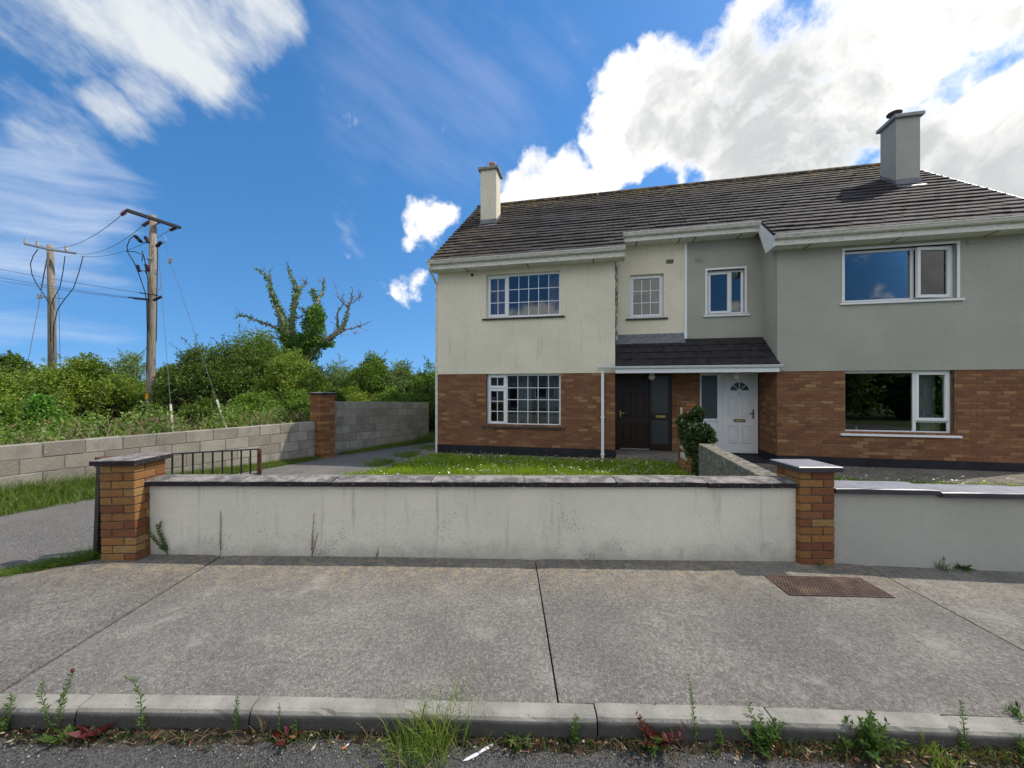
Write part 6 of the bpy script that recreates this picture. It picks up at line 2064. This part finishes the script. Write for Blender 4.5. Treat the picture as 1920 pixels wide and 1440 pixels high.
def weed_mat():
    rng = np.random.default_rng(77)
    P = []; Dv = []; L = []
    for c in range(120):
        x = rng.uniform(1.1, 3.3) if c < 78 else rng.uniform(-3.1, 1.1)
        y = ky(x) - 0.105 - abs(rng.normal()) * 0.035; z = zf(x) - 0.11
        h = rng.uniform(0.012, 0.05) * (1.3 if x > 1.1 else 0.8)
        m = rng.integers(10, 34)
        d = rdir(m, rng, 0.5)
        P.append(np.array([x, y, z]) + d * np.array([h * 1.6, h * 1.0, h]) * rng.random((m, 1))); Dv.append(d + rdir(m, rng) * .6); L.append(rng.uniform(0.010, 0.026, m))
    P = np.concatenate(P); P[:, 2] = np.maximum(P[:, 2], -0.16); L = np.concatenate(L); Dv = np.concatenate(Dv)
    v, f = leaf_arrays(P, Dv, rdir(len(P), rng), L, L * 0.5)
    o = link('channel_weeds', mesh_np('channel_weeds', v, f, L_MAT)); kind(o, 'stuff', 'mat of tiny tangled weeds along the kerb foot')
    b = MB()
    for c in range(130):
        x = rng.uniform(-3.1, 3.3); y = ky(x) - 0.11 - abs(rng.normal()) * 0.05; a = rng.uniform(0, 3.14); l = rng.uniform(0.03, 0.11); z = zf(x) - 0.10 + rng.random() * .02
        b.tube([(x, y, z), (x + l * .5 * math.cos(a), y + l * .3 * math.sin(a), z + rng.uniform(0, .02)), (x + l * math.cos(a), y + l * .5 * math.sin(a), z - .004)], [0.0016, 0.0013, 0.0008], 4, cap=False)
    kind(b.build('straw', L_DRY), 'stuff', 'dry straw and stalks lying along the kerb foot')
weed_mat()

# ------------------------------------------------------------------ weeds, one by one
def kpt(px, dy=0.0):
    x = (px - 960) / 720 * 1.92
    return Vector((x, ky(x) - 0.105 - dy, zf(x) - 0.115))
def weed(label, pos, h, typ, mat, seed, spread=0.35, n=None, leaf=0.022, name='weed', group=None):
    rng = np.random.default_rng(seed)
    t = thing(name, label, 'weed', tuple(pos), rng.uniform(0, 6.28) if typ not in ('lean', 'climb') else 0, group)
    st = MB(); P = []; D_ = []; L = []; W = []
    def stem(pts, r, nl, l0, wr=0.35, out=0.8, lo=0.1):
        pts = [Vector(p) for p in pts]
        st.tube(pts, [r * (1 - 0.75 * i / (len(pts) - 1)) for i in range(len(pts))], 5)
        for k in range(nl):
            q = lo + (1 - lo) * (k + rng.random()) / nl
            f = q * (len(pts) - 1); i = min(int(f), len(pts) - 2)
            p = pts[i].lerp(pts[i + 1], f - i); ax = (pts[i + 1] - pts[i]).normalized()
            a = k * 2.4 + rng.uniform(-.4, .4)
            d = Vector((math.cos(a), math.sin(a), 0)) * out + ax * 0.6
            P.append(tuple(p)); D_.append(tuple(d)); l = l0 * rng.uniform(0.7, 1.25) * (1.1 - 0.55 * q); L.append(l); W.append(l * wr)
    if typ == 'spike':
        for s in range(n or 1):
            a = rng.uniform(0, 6.28); b_ = h * spread * 0.4 * (s > 0)
            bx, by_ = b_ * math.cos(a), b_ * math.sin(a); lx, ly = rng.normal(size=2) * h * 0.07
            hh = h * (1 if s == 0 else rng.uniform(0.4, 0.8))
            if s == 0: t['tip'] = (bx + lx * 1.6, by_ + ly * 1.6, hh)
            stem([(bx * .2, by_ * .2, 0), (bx * .6 + lx * .4, by_ * .6 + ly * .4, hh * .4), (bx + lx, by_ + ly, hh * .75), (bx + lx * 1.6, by_ + ly * 1.6, hh)], 0.0024, int(10 + hh * 160), leaf, 0.3)
    elif typ == 'bushy':
        for s in range(n or 9):
            a = rng.uniform(0, 6.28); r_ = spread * h * math.sqrt(rng.random()); hh = h * rng.uniform(0.5, 1.0) * (1 - 0.4 * r_ / (spread * h + 1e-6))
            stem([(0, 0, 0), (r_ * .4 * math.cos(a), r_ * .4 * math.sin(a), hh * .5), (r_ * math.cos(a), r_ * math.sin(a), hh)], 0.002, int(8 + hh * 140), leaf, 0.42)
    elif typ == 'rosette':
        m = n or 22
        for k in range(m):
            a = k * 2.4; el = rng.uniform(0.15, 1.0)
            P.append((rng.normal() * .012, rng.normal() * .012, 0.004)); D_.append((math.cos(a), math.sin(a), el)); L.append(h * rng.uniform(0.6, 1.3)); W.append(h * 0.3)
        st.tube([(0, 0, -.005), (0, 0, .01)], 0.004, 5)
    elif typ == 'tuft':
        m = n or 260
        bp = rng.normal(size=(m, 3)) * np.array([spread * h * .55, spread * h * .28, 0]); bp[:, 2] = 0
        v, f = blades(bp, h * rng.uniform(0.45, 1.1, m), rng.uniform(0.003, 0.0055, m), rng, 0.95)
        # blades lean outward from the middle
        v = v.reshape(-1, 5, 3)
        out = bp / (np.abs(bp).max() + 1e-6) * h * 0.55
        v[:, 2:4] += out[:, None] * 0.4; v[:, 4] += out
        link('blade_tuft', mesh_np('blade_tuft', v.reshape(-1, 3), f, mat), t)['kind'] = 'stuff'
        for s in range(5):
            a = rng.uniform(-1, 1) * h * .5
            st.tube([(a * .3, 0, 0), (a, .01, h * .7), (a * 1.6, .01, h * 1.15)], [0.0014, 0.001, 0.0005], 4)
            for k in range(8):
                P.append((a * (1.1 + .06 * k), .01, h * (0.8 + 0.045 * k))); D_.append((a * 4, rng.normal() * .3, 1)); L.append(0.010); W.append(0.003)
    elif typ == 'twigs':
        for s in range(n or 8):
            a = rng.uniform(0, 6.28); r_ = spread * h
            stem([(0, 0, 0), (r_ * .4 * math.cos(a), r_ * .3 * math.sin(a), h * .5), (r_ * math.cos(a), r_ * .6 * math.sin(a), h * rng.uniform(.7, 1))], 0.0016, 5, leaf * 0.5, 0.3)
    elif typ == 'lean':
        stem([(0, 0, 0), (-0.01, 0.0, h * .3), (-0.025, .01, h * .65), (-0.06, .01, h * .93), (-0.10, .01, h)], 0.0025, int(16 + h * 120), leaf, 0.32)
    elif typ == 'climb':
        for s in range(n or 6):
            x1 = -0.02 - 0.12 * rng.random() * spread * 3
            stem([(0, 0, 0), (x1 * .5, -.01, h * .3), (x1 * (0.9 + .1 * s), -.012, h * .65), (x1 * 1.1, -.01, h * rng.uniform(.75, 1))], 0.0018, int(14 + h * 60), leaf, 0.4, 0.5)
    if 'purple' not in label and 'tip' in t: del t['tip']
    L = [l * 1.35 for l in L]; W = [w_ * 1.5 for w_ in W]
    st.build('stem', L_DRY if typ == 'twigs' else mat, t)
    if P:
        v, f = leaf_arrays(np.array(P), np.array(D_, float), rdir(len(P), rng), np.array(L), np.array(W))
        link('foliage', mesh_np('foliage', v, f, mat), t)
    return t
pm = 1.94 / 720       # metres per picture unit at the kerb
weed('leafy upright weed at the far end of the kerb by the picture edge', kpt(4), 62 * pm, 'spike', L_WEED, 1, n=3, leaf=0.03)
w2 = weed('tall branching weed with purple flower bud in front of the kerb', kpt(98), 118 * pm, 'spike', L_WEED, 2, 0.7, n=4, leaf=0.023)
MB().lathe([(0.0, -0.008), (0.007, 0.0), (0.008, 0.008), (0.004, 0.016), (0, 0.018)], 0, 0, 8).build('flower_bud', L_RED, w2, loc=tuple(w2['tip']))
del w2['tip']
weed('red-leaved flat weed near the tall branching weed', kpt(178), 26 * pm, 'rosette', L_RED, 3)
weed('low mixed green weed at the foot of the tall branching weed', kpt(120, .03), 22 * pm, 'rosette', L_WEED, 33, n=16)
weed('thin arching weed leaning over the kerb edge', kpt(262), 105 * pm, 'lean', L_WEED, 4, leaf=0.022)
weed('narrow spiky weed at the kerb joint', kpt(436), 80 * pm, 'spike', L_WEED, 5, n=2, leaf=0.018)
weed('dry twiggy weed beside the narrow spiky weed', kpt(488), 45 * pm, 'twigs', L_DRY, 6)
weed('slim green shoot beside the dry twiggy weed', kpt(519), 58 * pm, 'spike', L_WEED, 7, n=1, leaf=0.014)
weed('dark red flat weed below the slim green shoot', kpt(535, .01), 24 * pm, 'rosette', L_RED, 8, n=16)
weed('small green sprout next to the dark red flat weed', kpt(552), 34 * pm, 'spike', L_WEED, 9, n=2, leaf=0.02)
weed('brown withered sprig with tiny seed heads', kpt(690), 38 * pm, 'twigs', L_DRY, 10, 0.7, n=14)
weed('large yellow-green grass tuft spilling onto the road', kpt(818, .03), 82 * pm, 'tuft', L_TUFT, 11, 1.0, n=420, name='grass_tuft')
weed('low flat green weed between the grass tuft and the leafy sprout', kpt(968, .02), 20 * pm, 'rosette', L_WEED, 12, n=26)
weed('upright leafy sprout near the middle kerb joint', kpt(1075), 52 * pm, 'spike', L_WEED, 13, n=3, leaf=0.03)
weed('sprawling dark red weed against the kerb', kpt(1228), 72 * pm, 'bushy', L_RED, 14, 0.8, n=12, leaf=0.03)
weed('tangled green weed in front of the sprawling red weed', kpt(1215, .03), 40 * pm, 'bushy', L_WEED, 24, 1.0, n=10, leaf=0.022)
weed('very tall thin weed spike rising above the kerb', kpt(1303), 118 * pm, 'spike', L_WEED, 15, n=1, leaf=0.02)
weed('short green shoot between the tall spike and the bushy weed', kpt(1345), 40 * pm, 'spike', L_WEED, 16, n=2, leaf=0.02)
weed('bushy green weed with seedy top at a kerb joint', kpt(1418, .02), 88 * pm, 'bushy', L_WEED, 17, 0.55, n=16, leaf=0.026)
weed('broad silvery-green leafy weed with many stems', kpt(1612, .01), 84 * pm, 'bushy', L_WEED, 18, 0.7, n=22, leaf=0.034)
weed('small leafy weed between the bushy and the silvery weeds', kpt(1560, .0), 52 * pm, 'bushy', L_WEED, 19, 0.5, n=6, leaf=0.026)
weed('low yellow-green grassy clump on the kerb foot', kpt(1715, .02), 34 * pm, 'tuft', L_TUFT, 20, 1.6, n=200, name='grass_clump')
weed('slender green weed past the grassy clump', kpt(1790), 84 * pm, 'spike', L_WEED, 21, n=2, leaf=0.02)
weed('leafy sprawling weed at the near picture corner', kpt(1888, .03), 60 * pm, 'bushy', L_WEED, 22, 0.9, n=12, leaf=0.026)
x_ = (1905 - 960) / 720 * 1.97
weed('little green tuft growing behind the kerb top', Vector((x_, ky(x_) + 0.004, zf(x_))), 0.05, 'tuft', L_WEED, 23, 0.8, n=60, name='grass_clump')
# at the foot of the garden walls
def wpt(px, dy=0.0):
    x = (px - 960) / 720 * 3.72
    return Vector((x, 3.735 - dy, zf(x) + 0.002))
pw = 3.72 / 720
weed('green climbing weed sprig in the corner of the gate pillar', wpt(312), 74 * pw, 'climb', L_WEED, 51, 0.5, n=7, leaf=0.022)
weed('tall dry stalk with one round leaf against the cream wall', wpt(411), 82 * pw, 'spike', L_WEED, 52, n=1, leaf=0.016)
weed('pair of red stalks standing against the cream wall', wpt(583), 82 * pw, 'spike', L_RED, 53, 0.4, n=3, leaf=0.016)
weed('tiny green shoot at the foot of the cream wall', wpt(705), 22 * pw, 'spike', L_WEED, 54, n=2, leaf=0.012)
weed('tiny sprout near the brick pillar end of the cream wall', wpt(1408), 14 * pw, 'spike', L_WEED, 55, n=2, leaf=0.012)
def gpt(px):
    x = (px - 960) / 720 * 3.64
    return Vector((x, 3.70 - (x - 3.07) * 0.075 - 0.02, zf(x) + 0.002))
weed('wispy grass clump at the foot of the grey wall', gpt(1757), 20 * pw, 'tuft', L_WEED, 56, 0.8, n=60, name='grass_clump')
weed('dark leafy weed at the foot of the grey wall', gpt(1795), 0.06, 'rosette', L_WEED, 57, n=26)
weed('mossy green growth at the foot of the brick pillar', Vector((2.92, 3.645, zf(2.9) + .002)), 0.022, 'tuft', L_VERGE, 58, 5.0, n=150, name='moss_clump')

# ------------------------------------------------------------------ litter
kp = Vector(((897 - 960) / 720 * 1.80, 1.80, zf(0) - 0.112))
def rp(px, py):
    D = (EYE + 0.115) * 720 / (py - 729); return Vector(((px - 960) / 720 * D, D, zf((px - 960) / 720 * D) - 0.1165))
a, c = rp(868, 1430), rp(925, 1398)
L_ = (c - a).length
kn = thing('plastic_knife', 'white plastic picnic knife lying on the road', 'knife', tuple(a), math.atan2(c.y - a.y, c.x - a.x))
outl = [(0, 0.002), (0.02, -0.006), (L_ * .42, -0.010), (L_ * .55, -0.006), (L_ * .92, -0.009), (L_ * .985, -0.006), (L_, 0.0), (L_ * .985, 0.006), (L_ * .92, 0.009), (L_ * .55, 0.006), (L_ * .42, 0.007), (0.02, 0.006)]
MB().prism(outl[:4] + outl[9:], 0.003, 0.0055, 'z').build('blade', m_plastic, kn)
MB().prism(outl[3:10], 0.0028, 0.0065, 'z').build('handle', m_plastic, kn)
a = rp(641, 1410)
cg = thing('cigarette_end', 'orange and white cigarette end on the road', 'cigarette', tuple(a + Vector((0, 0, .006))), 0.9)
MB().tube([(0, 0, 0), (0.022, 0, 0)], 0.004, 8).build('filter', m_cigf, cg)
MB().tube([(0.0225, 0, 0), (0.035, 0, 0.001)], 0.0039, 8).build('paper', m_cig, cg)
def dead_leaf(label, px, py, s, rz):
    p = rp(px, py)
    rng = np.random.default_rng(int(px))
    vs = [(0, 0, .004)]; 
    out = [(-.5, 0, .0), (-.25, -.28, .12), (.1, -.3, .05), (.5, 0, .15), (.1, .3, .18), (-.25, .26, .06)]
    vs += [(x * s, y * s, z * s + .004) for x, y, z in out]
    b = MB().add(vs, [(0, i, i % 6 + 1) for i in range(1, 7)])
    b.tube([(-.5 * s, 0, .004), (-.75 * s, .05 * s, .006)], 0.0012, 4)
    o = b.build('dead_leaf', m_deadleaf, None, loc=tuple(p + Vector((0, 0, .006))), rot=(random.uniform(-.2, .3), random.uniform(-.2, .2), rz))
    tag(o, label, 'leaf')
dead_leaf('red-brown dead leaf standing by the big grass tuft', 745, 1372, 0.05, 0.4)
dead_leaf('rusty dead leaf left of the brown withered sprig', 662, 1380, 0.042, 0.2)
dead_leaf('pale pink dead leaf near the small white stone', 375, 1384, 0.03, 1.2)
dead_leaf('orange dead leaf under the dark red flat weed', 528, 1388, 0.045, 0.1)
dead_leaf('tan curled dead leaf under the bushy seedy weed', 1385, 1412, 0.04, 1.4)
dead_leaf('orange-red dead leaf beside the silvery-green weed', 1522, 1400, 0.045, 2.4)
dead_leaf('red dead leaf under the slender green weed', 1758, 1412, 0.045, 1.0)

# ------------------------------------------------------------------ houses across the road (they show in the window glass)
def opposite(label, x0, wmat, rmat):
    t = thing('opposite_house', label, 'house', (x0, -17.0, -0.3), 0)
    W_, Dp = 13.0, 8.0
    b = MB(); hl = []
    for c in (2.2, 8.6): hl += [(c, c + 2.0, 1.0, 2.3), (c, c + 2.0, 3.6, 4.8)]
    cellwall(b, 0, W_, 0, 5.2, -Dp, 0.0, hl)
    b.build('wall', wmat, t)
    for (a, e, z0, z1) in hl:
        w_ = MB().cbox(a, e, -0.16, -0.10, z0, z0 + .07, .005); w_.cbox(a, e, -0.16, -0.10, z1 - .07, z1, .005); w_.cbox(a, a + .07, -0.16, -0.10, z0 + .07, z1 - .07, .005); w_.cbox(e - .07, e, -0.16, -0.10, z0 + .07, z1 - .07, .005); w_.cbox(a + 1.2, a + 1.27, -0.16, -0.10, z0 + .07, z1 - .07, .005)
        w_ = w_.build('window', m_pvc, t)
        MB().box(a, e, -0.15, -0.14, z0, z1).build('pane', m_obscure, w_)
    r_ = MB().prism([(0.4, 5.1), (-Dp / 2, 8.4), (-Dp - .4, 5.1)], -.15, W_ + .15, 'x').build('roof', rmat, t)
    MB().box(3, 3.6, -Dp / 2 - .3, -Dp / 2 + .3, 7.6, 9.6).build('chimney', wmat, r_)
    MB().cbox(-.2, W_ + .2, 0.36, 0.48, 4.98, 5.1, .01).build('gutter', m_pvc, t)
    d = MB().cbox(5.9, 6.8, 0.001, .05, 0.1, 2.15, .01).build('door', m_darkwood, t)
    MB().cbox(6.66, 6.72, .05, .09, 1.0, 1.2, .005).build('handle', m_brass, d)
opposite('grey rendered house across the road mirrored in the small-pane window', -18.5, m_grey, m_ptile)
for (x_, y_, r_, h_, lb) in ((13.5, -14.5, 3.0, 5.6, 'dark tree across the road mirrored in the plain ground floor window'), (18.0, -15.5, 3.2, 5.8, 'broad dark tree across the road behind the mirrored one'), (22.5, -15.0, 3.0, 5.4, 'last dark tree across the road at the end of the row')):
    t = thing('roadside_tree', lb, 'tree', (x_, y_, -0.4), 0.0, 'trees across the road')
    cr_, st_ = shrub_mesh('crown', int(x_ * 10), r_, r_, h_, 0.26, L_DARK)
    link('crown', cr_, t); link('trunk', st_, t)
